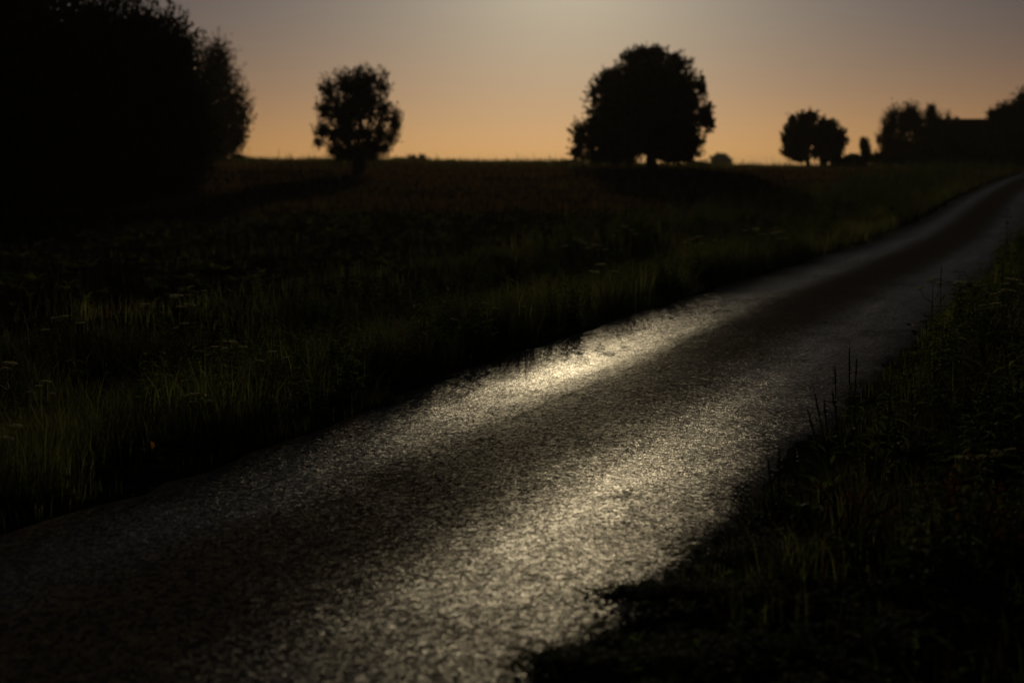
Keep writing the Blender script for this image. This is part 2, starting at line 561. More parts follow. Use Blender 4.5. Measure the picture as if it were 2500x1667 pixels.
ty = spaced([(-120, -20, 10), (-20, 2, 1.0), (2, 26, 0.11), (26, 60, 0.35), (60, 140, 0.7), (140, 440, 6), (440, 1000, 40), (1000, 4001, 500)])
tx = spaced([(-3000, -800, 400), (-800, -120, 40), (-120, -40, 3), (-40, -9, 0.6), (-9, 11, 0.11), (11, 40, 0.4), (40, 120, 2.0), (120, 800, 40), (800, 3001, 400)])
XX, YY = np.meshgrid(tx, ty)
ZZ = ground_z(XX, YY)
SS = lateral(XX, YY)
# furrows and clods of the worked field, left of the verge
fieldm = sstep(4.5, 7.0, SS) * (1 - sstep(60, 90, YY))
ZZ = ZZ + fieldm * (0.09 * (vnoise(XX * 3.1, YY * 3.1, 7) - 0.5) + 0.06 * (vnoise(XX * 7.3, YY * 7.3, 8) - 0.5))
green = 1 - 0.75 * fieldm
green = np.where(YY > 60, 0.25 + 0.25 * (vnoise(XX * 0.02, YY * 0.12, 9) > 0.5), green)
ny, nx = XX.shape
idx = np.arange(nx * ny).reshape(ny, nx)
quads = np.stack([idx[:-1, :-1], idx[:-1, 1:], idx[1:, 1:], idx[1:, :-1]], -1).reshape(-1, 4)
mb = MB()
mb.add(np.stack([XX, YY, ZZ], -1).reshape(-1, 3), None, quads, green.ravel())
field = mb.build('ground', ground_material(), smooth=True)
tag(field, kind='structure')

# ---- road: crowned lane with broken, rounded edges
ry = np.concatenate([np.arange(-20, 3, 0.5), np.arange(3, 24, 0.07), np.arange(24, 60, 0.3), np.arange(60, 292, 1.5)])
rs = np.concatenate([[-1.62, -1.56, -1.53, -1.50, -1.47, -1.42], np.linspace(-1.36, 1.36, 40), [1.42, 1.47, 1.50, 1.53, 1.56, 1.62]])
RY, RS = np.meshgrid(ry, rs, indexing='ij')
dx = road_d(RY); ln = np.sqrt(1 + dx * dx)
edge_wob = (0.16 * (vnoise(RY * 0.9, np.sign(RS) * 7.0, 21) - 0.5) + 0.10 * (vnoise(RY * 3.7, np.sign(RS) * 3.0, 22) - 0.5))
Sx = RS + np.sign(RS) * edge_wob * sstep(0.9, 1.5, np.abs(RS)) + .20 * sstep(0.95, 1.5, RS) * sstep(7.5, 11.5, RY) * (1 - sstep(30, 48, RY)) - .13 * sstep(0.95, 1.5, -RS)
PX = road_x(RY) - Sx / ln
PY = RY + Sx * dx / ln
a = np.abs(RS)
prof = 0.018 - 0.012 * (a / 1.4) ** 2
prof = prof - 0.010 * np.exp(-((RS - 0.80) / 0.3) ** 2) - 0.010 * np.exp(-((RS + 0.74) / 0.3) ** 2)
prof = prof - 0.02 * sstep(1.40, 1.52, a) - 0.13 * sstep(1.49, 1.62, a)
PZ = base_z(PX, PY) + prof + 0.012 * (vnoise(PX * 1.1, PY * 1.1, 31) - 0.5) + 0.006 * (vnoise(PX * 4.0, PY * 4.0, 32) - 0.5)
nyr, nxr = RY.shape
idx = np.arange(nyr * nxr).reshape(nyr, nxr)
quads = np.stack([idx[:-1, :-1], idx[1:, :-1], idx[1:, 1:], idx[:-1, 1:]], -1).reshape(-1, 4)
mb = MB(); mb.add(np.stack([PX, PY, PZ], -1).reshape(-1, 3), None, quads)
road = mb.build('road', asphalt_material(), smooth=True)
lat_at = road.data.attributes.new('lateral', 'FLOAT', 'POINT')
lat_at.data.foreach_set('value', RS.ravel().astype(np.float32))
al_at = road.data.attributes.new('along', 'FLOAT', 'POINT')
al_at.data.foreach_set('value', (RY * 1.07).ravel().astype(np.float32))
tag(road, kind='structure')


# ------------------------------------------------------------------ vegetation as stuff
def blades(mb, pos, h, w, bend=0.45, tint=None, seg3=False):
    """many curved grass blades"""
    n = len(pos)
    yaw = RNG.uniform(0, 2 * math.pi, n)
    d = np.stack([np.cos(yaw), np.sin(yaw), np.zeros(n)], -1)
    lean = RNG.uniform(0.05, bend, n)[:, None] * h[:, None]
    side = np.stack([-np.sin(yaw), np.cos(yaw), np.zeros(n)], -1)
    yaw2 = RNG.uniform(0, 2 * math.pi, n)
    side = 0.6 * side + 0.4 * np.stack([np.cos(yaw2), np.sin(yaw2), np.zeros(n)], -1)
    up = np.array([0, 0, 1.0])
    hw = (w / 2)[:, None]
    base = pos - up * 0.02
    mid = pos + up * (h * 0.55)[:, None] + d * lean * 0.3
    tip = pos + up * (h * RNG.uniform(0.85, 1.0, n))[:, None] + d * lean
    V = np.stack([base - side * hw, base + side * hw, mid - side * hw * 0.8, mid + side * hw * 0.8, tip], 1).reshape(-1, 3)
    k = np.arange(n) * 5
    quads = np.stack([k, k + 1, k + 3, k + 2], -1)
    tris = np.stack([k + 2, k + 3, k + 4], -1)
    if tint is None:
        tint = RNG.uniform(0, 1, n)
    mb.add(V, tris, quads, np.repeat(tint, 5))


def sample(y0, y1, s0, s1, n):
    """n random points in the strip s0..s1 metres left (negative: right) of the middle of the road"""
    y = RNG.uniform(y0, y1, n); s = RNG.uniform(s0, s1, n)
    d = road_d(y); l = np.sqrt(1 + d * d)
    x = road_x(y) - s / l
    yy = y + s * d / l
    z = ground_z(x, yy)
    return np.stack([x, yy, z], -1), s


def keep_clear(p):
    """nothing grows right in front of the lens"""
    return (np.hypot(p[:, 0], p[:, 1]) > 3.0) & (p[:, 1] > 1.5)


def clump(p, scale, seed):
    return vnoise(p[:, 0] * scale, p[:, 1] * scale, seed)


verge = MB(); dry = MB()


def strip(y0, y1, s0, s1, dens, hmin, hmax, wid, side, dryp=0.12, cl=0.9, tb=0.0):
    area = (y1 - y0) * abs(s1 - s0) * 1.08
    n = int(area * dens)
    p, s = sample(y0, y1, s0, s1, n)
    c = clump(p, 1.1, 41 + side) * 0.6 + clump(p, 3.3, 43 + side) * 0.4
    keep = keep_clear(p) & (RNG.uniform(0, 1, n) < np.clip(0.05 + cl * 2.4 * (c - 0.33), 0.03, 1))
    p = p[keep]; s = s[keep]; c = c[keep]; n = len(p)
    h = (hmin + (hmax - hmin) * RNG.beta(2, 2.2, n)) * (0.55 + 0.9 * c)
    w = wid * RNG.uniform(0.6, 1.3, n)
    t = np.clip(RNG.normal(0.42, 0.25, n) + tb + (.18 if side == 0 and abs(s1) < 3.3 else -.12) + 1.1 * (clump(p, .5, 47) - 0.5), 0, 1)
    isdry = RNG.uniform(0, 1, n) < dryp
    blades(verge, p[~isdry], h[~isdry], w[~isdry], 0.95, t[~isdry])
    if isdry.any():
        blades(dry, p[isdry], h[isdry] * 1.1, w[isdry] * 0.7, 0.45, t[isdry])


# left verge, from the asphalt outwards; nearer strips are denser and finer
strip(3.5, 10, 1.48, 1.85, 2600, 0.04, 0.16, 0.005, 0, 0.10, tb=-.15)
strip(3.5, 8.5, 1.72, 3.0, 2400, 0.14, 0.40, 0.006, 0, 0.18, tb=-.22)
strip(8.5, 13, 1.72, 3.0, 2400, 0.14, 0.46, 0.006, 0, 0.12, tb=.05)
strip(8, 27, 1.8, 2.8, 620, 0.26, 0.60, 0.007, 0, 0.10, tb=.18)
strip(3.5, 13, 2.8, 6.6, 1000, 0.10, 0.32, 0.008, 0, 0.28, tb=-.1)
strip(13, 26, 1.66, 2.2, 900, 0.06, 0.22, 0.007, 0, 0.10)
strip(13, 26, 1.95, 3.3, 1200, 0.2, 0.55, 0.008, 0, 0.15)
strip(13, 26, 3.0, 7.5, 480, 0.10, 0.32, 0.011, 0, 0.28, tb=-.1)
strip(26, 62, 1.65, 3.2, 480, 0.16, 0.55, 0.014, 0, 0.22, tb=-.25)
strip(26, 62, 3.0, 8.0, 240, 0.2, 0.6, 0.018, 0, 0.3, tb=-.15)
strip(62, 128, 1.6, 8.0, 90, 0.2, 0.6, 0.03, 0, 0.35, tb=-.2)
# right verge
strip(1.0, 10, -1.98, -1.60, 1600, 0.03, 0.10, 0.005, 1, 0.10, tb=-.2)
strip(1.0, 6.5, -3.2, -1.9, 520, 0.05, 0.22, 0.006, 1, 0.45, tb=-.3)
strip(6.5, 10, -3.2, -1.9, 1100, 0.06, 0.30, 0.007, 1, 0.35)
strip(1.0, 6.5, -6.5, -3.0, 360, 0.08, 0.34, 0.007, 1, 0.45, tb=-.25)
strip(6.5, 10, -6.5, -3.0, 520, 0.12, 0.46, 0.009, 1, 0.40)
strip(10, 24, -2.05, -1.62, 1400, 0.04, 0.16, 0.007, 1, 0.10)
strip(10, 24, -6.0, -1.9, 480, 0.2, 0.55, 0.010, 1, 0.30)
strip(24, 70, -6.5, -1.55, 260, 0.15, 0.5, 0.017, 1, 0.15)
# rough field: thin tufts among the clods, then the far stubble
strip(3.5, 26, 6.4, 16, 70, 0.08, 0.28, 0.010, 2, 0.55, tb=-.3)
strip(26, 62, 8, 30, 38, 0.10, 0.34, 0.02, 2, 0.6, tb=-.3)
tag(verge.build('verge_grass', GRASS), 'rough green grass growing along both edges of the lane', 'grass', kind='stuff')
tag(dry.build('dry_grass', DRY), 'straw coloured dry grass stalks among the verge grass', 'grass', kind='stuff')

# grass and weed stalks along the crest of the field
far = MB()
n = 90000
yc = 45 + 88 * RNG.uniform(0, 1, n) ** .8
xc = RNG.uniform(-.46, .33, n) * yc
kp = (lateral(xc, yc) > 2.5) & (RNG.uniform(0, 1, n) < .35 + .8 * vnoise(xc * .15, yc * .08, 66))
xc, yc = xc[kp], yc[kp]
blades(far, np.stack([xc, yc, ground_z(xc, yc)], -1), RNG.uniform(.10, .32, len(xc)), RNG.uniform(.03, .07, len(xc)), .5)
tag(far.build('field_stubble', DRY), 'low brownish stubble covering the far field', 'stubble', kind='stuff')
cr = MB()
n = 26000
xc = RNG.uniform(-62, 42, n); yc = np.where(RNG.uniform(0, 1, n) < .6, RNG.uniform(120, 136, n), RNG.uniform(96, 140, n))
cl = vnoise(xc * 0.25, yc * 0.25, 61)
kp = RNG.uniform(0, 1, n) < 0.25 + cl * 0.9
xc, yc, cl = xc[kp], yc[kp], cl[kp]
pc = np.stack([xc, yc, ground_z(xc, yc)], -1)
hc = RNG.uniform(0.14, 0.50, len(xc)) * (0.5 + cl) + (RNG.uniform(0, 1, len(xc)) > 0.985) * RNG.uniform(0.3, 0.9, len(xc))
blades(cr, pc, hc, RNG.uniform(0.03, 0.08, len(xc)), 0.3)
tag(cr.build('crest_grass', GRASS), 'uneven grass and stalks along the far crest of the field', 'grass', kind='stuff')


# broad-leaved weeds: templates scattered many times
def leaf_verts(l, w, fold=0.15, droop=0.25):
    """one leaf along +Y from the origin: 7 vertices with a folded midrib"""
    return (np.array([(0, 0, 0), (-w * .42, l * .3, fold * w), (0, l * .33, 0), (w * .42, l * .3, fold * w),
                      (-w * .38, l * .68, fold * w - droop * l * .35), (0, l * .7, -droop * l * .4), (w * .38, l * .68, fold * w - droop * l * .35), (0, l, -droop * l)]),
            [(0, 2, 1), (0, 3, 2), (4, 5, 7), (5, 6, 7)], [(1, 2, 5, 4), (2, 3, 6, 5)])


def rot_z(v, a):
    c, s = math.cos(a), math.sin(a)
    return np.stack([v[:, 0] * c - v[:, 1] * s, v[:, 0] * s + v[:, 1] * c, v[:, 2]], -1)


def rot_x(v, a):
    c, s = math.cos(a), math.sin(a)
    return np.stack([v[:, 0], v[:, 1] * c - v[:, 2] * s, v[:, 1] * s + v[:, 2] * c], -1)


def tmpl_nettle(seed):
    r = random.Random(seed)
    m = MB()
    for st in range(r.randint(2, 4)):
        hh = r.uniform(0.7, 1.0)
        ox, oy = r.uniform(-.12, .12), r.uniform(-.12, .12)
        lx, ly = r.uniform(-.2, .2), r.uniform(-.2, .2)
        tube(m, [(ox, oy, 0), (ox + lx * .4, oy + ly * .4, hh * .5), (ox + lx, oy + ly, hh)], [.008, .006, .003], 3, 0.4)
        nl = 8
        for k in range(nl):
            t = (k + 1) / nl
            sz = 0.20 * (1.15 - 0.8 * t) + 0.03
            for q in (0, 1):
                v, tr, qu = leaf_verts(sz, sz * 0.5, .2, r.uniform(.1, .5))
                v = rot_x(v, r.uniform(-.1, .6))
                v = rot_z(v, k * 1.57 + q * math.pi + r.uniform(-.3, .3))
                m.add(v + np.array([ox + lx * t * t, oy + ly * t * t, hh * t]), tr, qu, r.uniform(.1, .9))
    return m


def tmpl_rosette(seed):
    r = random.Random(seed)
    m = MB()
    for k in range(r.randint(9, 14)):
        l = r.uniform(.5, 1.0)
        v, tr, qu = leaf_verts(l, l * r.uniform(.22, .4), .2, r.uniform(.2, .7))
        v = rot_x(v, r.uniform(.15, 1.1)); v = rot_z(v, r.uniform(0, 6.28))
        m.add(v + np.array([r.uniform(-.08, .08), r.uniform(-.08, .08), 0]), tr, qu, r.uniform(0, 1))
    return m


def tmpl_clover(seed):
    r = random.Random(seed)
    m = MB()
    for k in range(26):
        x, y = r.gauss(0, .4), r.gauss(0, .4)
        z = r.uniform(.12, .5) * max(.2, 1 - (x * x + y * y))
        for q in range(3):
            v, tr, qu = leaf_verts(.17, .15, .1, .15)
            v = rot_x(v, r.uniform(-.2, .35)); v = rot_z(v, q * 2.09 + r.uniform(-.2, .2))
            m.add(v + np.array([x, y, z]), tr, qu, r.uniform(0, 1))
    return m


def scatter(mb, tm, pos, scale, zscale=None):
    tv = np.concatenate(tm.v); tt = np.concatenate(tm.t)
    f3 = np.concatenate(tm.f3) if tm.f3 else np.zeros((0, 3), int)
    f4 = np.concatenate(tm.f4) if tm.f4 else np.zeros((0, 4), int)
    n = len(pos)
    if n == 0:
        return
    yaw = RNG.uniform(0, 2 * math.pi, n)
    c, s = np.cos(yaw), np.sin(yaw)
    zs = scale if zscale is None else zscale
    X = (tv[None, :, 0] * c[:, None] - tv[None, :, 1] * s[:, None]) * scale[:, None] + pos[:, None, 0]
    Y = (tv[None, :, 0] * s[:, None] + tv[None, :, 1] * c[:, None]) * scale[:, None] + pos[:, None, 1]
    Z = tv[None, :, 2] * zs[:, None] + pos[:, None, 2] - 0.01
    V = np.stack([X, Y, Z], -1).reshape(-1, 3)
    off = (np.arange(n) * len(tv))[:, None, None]
    mb.add(V, (f3[None] + off).reshape(-1, 3), (f4[None] + off).reshape(-1, 4),
           np.clip(np.tile(tt, n) + np.repeat(RNG.normal(0, .15, n), len(tv)), 0, 1))


NET = [tmpl_nettle(k) for k in range(4)]
ROS = [tmpl_rosette(k) for k in range(4)]
CLO = [tmpl_clover(k) for k in range(3)]
weeds = MB()


def weed_strip(tmpls, y0, y1, s0, s1, n, smin, smax, seed, thr=0.45):
    p, s = sample(y0, y1, s0, s1, n * 3)
    k = keep_clear(p) & (clump(p, 0.6, seed) * .65 + clump(p, 2.1, seed + 1) * .35 > thr)
    p = p[k][:n]
    sc_ = RNG.uniform(smin, smax, len(p))
    which = RNG.integers(0, len(tmpls), len(p))
    for q, t in enumerate(tmpls):
        scatter(weeds, t, p[which == q], sc_[which == q])


weed_strip(NET, 3.5, 13, 2.9, 6.6, 100, .2, .45, 71)
weed_strip(NET, 13, 26, 2.6, 7.2, 220, .25, .5, 71)
weed_strip(NET, 8.5, 28, 1.8, 3.2, 480, .28, .62, 72, .30)
weed_strip(ROS, 7, 26, 1.7, 2.3, 170, .10, .24, 70, .3)
weed_strip(CLO, 9, 24, 1.64, 2.2, 150, .07, .16, 69, .35)
weed_strip(NET, 26, 62, 2.0, 8, 620, .4, .95, 73, .4)
weed_strip(NET, 62, 120, 2.2, 8, 420, .5, 1.1, 73, .4)
weed_strip(ROS, 3.5, 24, 1.75, 3.2, 130, .10, .26, 75)
weed_strip(CLO, 3.5, 14, 1.55, 2.2, 150, .08, .2, 77, .35)
weed_strip(NET, 3.2, 9, -6.5, -2.4, 170, .25, .55, 81, .35)
weed_strip(NET, 8, 24, -6.5, -1.9, 560, .35, .75, 81, .30)
weed_strip(NET, 20, 70, -6.5, -1.75, 480, .5, 1.05, 83, .36)
weed_strip(ROS, 1.5, 7, -5.0, -1.7, 260, .06, .15, 85, .36)
weed_strip(ROS, 7, 18, -5.0, -1.7, 260, .10, .26, 85, .36)
weed_strip(CLO, 1.5, 10, -2.6, -1.58, 230, .06, .16, 87, .42)
weed_strip(CLO, 2.5, 8, -6.0, -2.2, 300, .10, .24, 68, .3)
for (cx_, cy_, rx_, ry_, n_) in ((.74, 5.52, .34, .07, 70), (.45, 5.50, .12, .03, 16), (.30, 4.72, .24, .08, 30), (.16, 4.70, .10, .03, 8), (1.15, 6.1, .35, .22, 40), (1.5, 7.2, .25, .25, 24), (.75, 4.9, .3, .2, 26)):
    q_ = RNG.normal(0, .5, (n_, 2)) * [rx_, ry_] + [cx_, cy_]
    pp = np.stack([q_[:, 0], q_[:, 1], np.maximum(ground_z(q_[:, 0], q_[:, 1]), base_z(q_[:, 0], q_[:, 1]))], -1)
    scatter(weeds, CLO[n_ % 3], pp, RNG.uniform(.06, .13, n_))
weed_strip(ROS, 4, 40, 6.0, 22, 700, .10, .30, 89, .38)
weed_strip(NET, 8, 60, 6.0, 30, 420, .14, .34, 93, .42)
q_ = np.stack([RNG.uniform(-45, 34, 700), RNG.uniform(116, 133, 700)], -1)
q_ = q_[vnoise(q_[:, 0] * .22, q_[:, 1] * .1, 97) > .52]
scatter(weeds, NET[1], np.stack([q_[:, 0], q_[:, 1], ground_z(q_[:, 0], q_[:, 1])], -1), RNG.uniform(.3, .8, len(q_)))
tag(weeds.build('undergrowth', WEED), 'dark leafy nettles and low weeds crowding both verges', 'weeds', kind='stuff')


# ------------------------------------------------------------------ clods and loose grit
def rock_template(seed):
    r = random.Random(seed)
    v = norm(np.array([(1, 0, 0), (-1, 0, 0), (0, 1, 0), (0, -1, 0), (0, 0, 1), (0, 0, -1), (1, 1, 1), (-1, 1, .8), (1, -1, .7), (-1, -1, 1)], float))
    v = v * np.array([[r.uniform(.6, 1.1)] for _ in v])
    f = [(4, 6, 7), (4, 7, 9), (4, 9, 8), (4, 8, 6), (6, 2, 7), (7, 1, 9), (9, 3, 8), (8, 0, 6), (6, 0, 2), (7, 2, 1), (9, 1, 3), (8, 3, 0), (0, 5, 2), (2, 5, 1), (1, 5, 3), (3, 5, 0)]
    m = MB(); m.add(v * np.array([1, .8, .6]), f, None, .5)
    return m


ROCK = [rock_template(k) for k in range(4)]
clods = MB()
p, s = sample(4, 50, 5.6, 26, 9000)
k = clump(p, .8, 91) > .35
p = p[k]
sz = RNG.gamma(2.0, .022, len(p)) + .015
for q in range(4):
    scatter(clods, ROCK[q], p[q::4], sz[q::4])
tag(clods.build('soil_clods', SOIL), 'dark broken clods of soil on the worked field', 'soil', kind='stuff')

grit = MB()


def grit_pts(y0, y1, s0, s1, n, smin, smax):
    y = RNG.uniform(y0, y1, n); s = RNG.uniform(s0, s1, n)
    d = road_d(y); l = np.sqrt(1 + d * d)
    x = road_x(y) - s / l; yy = y + s * d / l
    a_ = np.abs(s)
    z = base_z(x, yy) + .018 - .012 * (a_ / 1.4) ** 2 + .001 - .03 * sstep(1.42, 1.56, a_)
    z = z - .010 * np.exp(-((s - .80) / .3) ** 2) - .010 * np.exp(-((s + .74) / .3) ** 2)
    z = z + .012 * (vnoise(x * 1.1, yy * 1.1, 31) - .5)
    p = np.stack([x, yy, z], -1)
    k = keep_clear(p) & (vnoise(x * 1.4, yy * 1.4, 95) > .35)
    p = p[k]
    sz = RNG.uniform(smin, smax, len(p))
    for q in range(4):
        scatter(grit, ROCK[q], p[q::4], sz[q::4])


grit_pts(2.5, 15, -.3, .3, 3500, .002, .006)
grit_pts(2.5, 15, -1.55, -1.15, 4500, .002, .008)
grit_pts(3.5, 20, 1.15, 1.55, 5000, .002, .008)
grit_pts(2.5, 14, -1.3, 1.3, 2500, .0015, .004)
tag(grit.build('road_grit', STONE), 'loose grit lying along the middle and edges of the lane', 'grit', kind='stuff')


# ------------------------------------------------------------------ trees
def leaves(mb, pos, axis, length, width, tint):
    """diamond leaves: 4 vertices each"""
    n = len(pos)
    axis = norm(axis)
    r = RNG.normal(0, 1, (n, 3))
    side = norm(np.cross(axis, r))
    L = np.asarray(length)[:, None]; W = np.asarray(width)[:, None]
    nrm_ = np.cross(axis, side)
    V = np.stack([pos, pos + axis * L * .45 + side * W * .5 + nrm_ * W * .12, pos + axis * L, pos + axis * L * .45 - side * W * .5 + nrm_ * W * .12], 1).reshape(-1, 3)
    k = np.arange(n) * 4
    mb.add(V, None, np.stack([k, k + 1, k + 2, k + 3], -1), np.repeat(tint, 4))


def crown(mb, lobes, n_spray, per, spray_len, leaf_l, leaf_w, up=.6, fill=0.0, shell=(.62, 1.04), spread=.16):
    """sprays of leaves through the outer part of every lobe, with darker, larger leaves in the heart"""
    lob = np.array(lobes, float)
    wgt = (lob[:, 3] * lob[:, 5] + lob[:, 3] * lob[:, 4]) ** 0.9
    which = RNG.choice(len(lob), n_spray, p=wgt / wgt.sum())
    L = lob[which]
    d = norm(RNG.normal(0, 1, (n_spray, 3)))
    rr = RNG.uniform(shell[0] ** 2, shell[1] ** 2, n_spray) ** .5
    c = L[:, :3] + d * L[:, 3:6] * rr[:, None]
    ax = norm(d * .8 + np.array([0, 0, up]) + RNG.normal(0, .28, (n_spray, 3)))
    sl = spray_len * RNG.uniform(.55, 1.3, n_spray)
    t = RNG.uniform(-.5, .65, (n_spray, per))
    wd = spread * (1.15 - np.clip(t + .4, 0, 1))
    off = RNG.normal(0, 1, (n_spray, per, 3)) * (wd * sl[:, None])[:, :, None]
    pos = (c[:, None, :] + ax[:, None, :] * (t * sl[:, None])[:, :, None] + off).reshape(-1, 3)
    la = (ax[:, None, :] + RNG.normal(0, .55, (n_spray, per, 3))).reshape(-1, 3)
    m = n_spray * per
    tint = np.clip(np.repeat(RNG.uniform(.1, .9, n_spray), per) + RNG.normal(0, .15, m), 0, 1)
    leaves(mb, pos, la, leaf_l * RNG.uniform(.6, 1.3, m), leaf_w * RNG.uniform(.7, 1.3, m), tint)
    if fill > 0:
        fill = fill * 2.6
        vol = lob[:, 3] * lob[:, 4] * lob[:, 5]
        nf = int(fill)
        which = RNG.choice(len(lob), nf, p=wgt / wgt.sum())
        L = lob[which]
        d = norm(RNG.normal(0, 1, (nf, 3)))
        rr = RNG.uniform(0, .80, nf) ** .6
        pos = L[:, :3] + d * L[:, 3:6] * (rr * .94)[:, None]
        leaves(mb, pos - d * .1, RNG.normal(0, 1, (nf, 3)), leaf_l * RNG.uniform(1.4, 2.6, nf), (leaf_l * .3 + leaf_w) * RNG.uniform(1.3, 2.4, nf), RNG.uniform(.1, .7, nf))


def limb_pts(a, b, sag=.12, n=5):
    a = np.asarray(a, float); b = np.asarray(b, float)
    t = np.linspace(0, 1, n)[:, None]
    p = a + (b - a) * t
    ln_ = np.linalg.norm(b - a)
    p[1:-1] += RNG.normal(0, .04 * ln_, (n - 2, 3))
    p[:, 2] -= (np.sin(t[:, 0] * math.pi) * sag * ln_)
    return p


def tree(name, label, cat, dist, lobes_px, trunk_px, trunk_row, trunk_w, leafmat, n_spray, per, spray, leaf, up=.6, fill=0.0,
         fork=.22, depth=1.0, group=None, shell=(.62, 1.04), spread=.16, trunk_lean=0.0, extra_trunks=()):
    """lobes_px: (px, row, half width, half height[, depth shift in metres]) as seen from the lane; everything ends up in metres"""
    m_per_px = dist / F_PX
    g0 = at(trunk_px, trunk_row, dist)
    gz = float(ground_z(g0[0], g0[1]))
    root = empty(name, (g0[0], g0[1], gz), label, cat, group)
    base = np.array([g0[0], g0[1], gz])
    lobes = []
    for q in lobes_px:
        c = at(q[0], q[1], dist)
        rx = q[2] * m_per_px; rz = q[3] * m_per_px
        rydep = max(rx, .8 * rz) * depth * RNG.uniform(.85, 1.15)
        sh = q[4] if len(q) > 4 else RNG.uniform(-.5, .5) * rx * 1.2
        lobes.append((c[0] - base[0], sh, c[2] - base[2], rx, rydep, rz))
    top = max(l[2] + l[5] for l in lobes)
    # trunk
    tb = MB()
    rw = trunk_w * m_per_px / 2
    fz = max(.35, top * fork)
    tube(tb, [(0, 0, -.15), (0, 0, .12), (trunk_lean * .3, 0, fz * .5), (trunk_lean, 0, fz)], [rw * 1.45, rw * 1.15, rw, rw * .92], 9)
    for (tpx, tw) in extra_trunks:
        ex = (tpx - trunk_px) * m_per_px
        ez = float(ground_z(base[0] + ex, base[1])) - base[2]
        tube(tb, [(ex, .2, ez - .15), (ex * .96, .2, fz * .6), (ex * .9, .1, fz * 1.5)], [tw * m_per_px * .6, tw * m_per_px * .5, tw * m_per_px * .4], 8)
    tb.build('trunk', BARK, root, smooth=True)
    # limbs towards the lobes
    lb = MB()
    for l in lobes[:18]:
        e = np.array([l[0], l[1], l[2] + .2 * l[5]])
        if e[2] < fz * .9:
            continue
        r0 = rw * random.uniform(.28, .5)
        tube(lb, limb_pts((trunk_lean, 0, fz * .93), e), [r0, r0 * .8, r0 * .6, r0 * .4, r0 * .2], 5)
    if lb.n:
        lb.build('limbs', BARK, root, smooth=True)
    cb = MB()
    crown(cb, lobes, n_spray, per, spray, leaf[0], leaf[1], up, fill, shell, spread)
    cb.build('crown', leafmat, root)
    return root


# big dark willow filling the left of the view
tree('willow_tree', 'huge black spreading willow filling the left edge of the field', 'tree', 48,
     [(60, 170, 300, 260), (300, 140, 160, 150), (395, 215, 110, 165), (395, 330, 115, 130), (330, 430, 120, 95), (160, 400, 220, 130), (-160, 180, 300, 300), (-80, 420, 260, 110), (230, 260, 200, 200), (420, 130, 55, 75), (450, 270, 60, 120), (470, 350, 55, 90), (440, 425, 55, 70)],
     150, 520, 60, WILLOW, 9500, 18, .8, (.16, .05), .75, 14000, fork=.16)
# slimmer willow behind it on the crest
tree('willow_tree', 'feathery upright willow on the crest touching the huge black willow', 'tree', 122,
     [(533, 135, 22, 48), (545, 190, 40, 70), (520, 210, 40, 100), (565, 255, 42, 75), (590, 285, 24, 60), (582, 335, 26, 45), (545, 310, 45, 65), (520, 330, 40, 50), (555, 365, 28, 22), (535, 374, 34, 16), (500, 350, 30, 40), (505, 255, 36, 110), (514, 158, 22, 52)],
     541, 396, 14, WILLOW, 1500, 14, 1.25, (.24, .07), 1.0, 1100, fork=.14, shell=(.5, 1.08))
# small gappy willow in the middle of the field
tree('willow_tree', 'small gappy egg-shaped willow with short thick trunk, alone on bare crest', 'tree', 84,
     [(805, 225, 20, 40), (843, 213, 24, 42), (869, 208, 18, 38), (897, 205, 27, 48), (932, 213, 19, 34),
      (795, 270, 21, 34), (830, 275, 24, 36), (865, 268, 26, 40), (905, 270, 27, 42), (937, 272, 20, 38), (963, 297, 14, 34),
      (788, 320, 18, 26), (778, 346, 9, 16), (815, 335, 21, 28), (850, 335, 22, 32), (890, 328, 25, 36), (925, 325, 22, 36), (955, 338, 13, 28),
      (815, 366, 17, 12), (840, 372, 17, 9), (912, 366, 20, 15), (938, 364, 17, 18), (872, 366, 20, 22), (880, 240, 40, 60), (850, 300, 40, 50), (830, 382, 20, 8), (872, 384, 32, 9), (914, 382, 22, 8)],
     875, 424, 26, WILLOW, 1500, 16, .62, (.17, .055), .9, 900, fork=.17, shell=(.3, 1.03), spread=.2)
# big round tree
tree('lime_tree', 'big dense dome-shaped tree, broadest on the crest, with low left skirt', 'tree', 103,
     [(1590, 205, 95, 82), (1650, 215, 72, 72), (1540, 212, 66, 64), (1500, 262, 72, 72), (1652, 290, 80, 74), (1580, 290, 105, 85), (1450, 328, 50, 54), (1412, 335, 14, 34), (1410, 372, 18, 18),
      (1490, 345, 70, 42), (1600, 350, 95, 36), (1678, 352, 42, 38), (1722, 285, 18, 33), (1478, 203, 24, 30), (1655, 150, 24, 20), (1585, 135, 42, 20), (1545, 140, 20, 18), (1518, 380, 38, 22), (1450, 225, 10, 22), (1712, 215, 14, 20), (1640, 376, 40, 16), (1735, 300, 10, 14), (1475, 384, 46, 13), (1655, 384, 44, 12)],
     1590, 413, 26, LIME, 2800, 16, .6, (.19, .12), .35, 6000, fork=.16, depth=1.0)
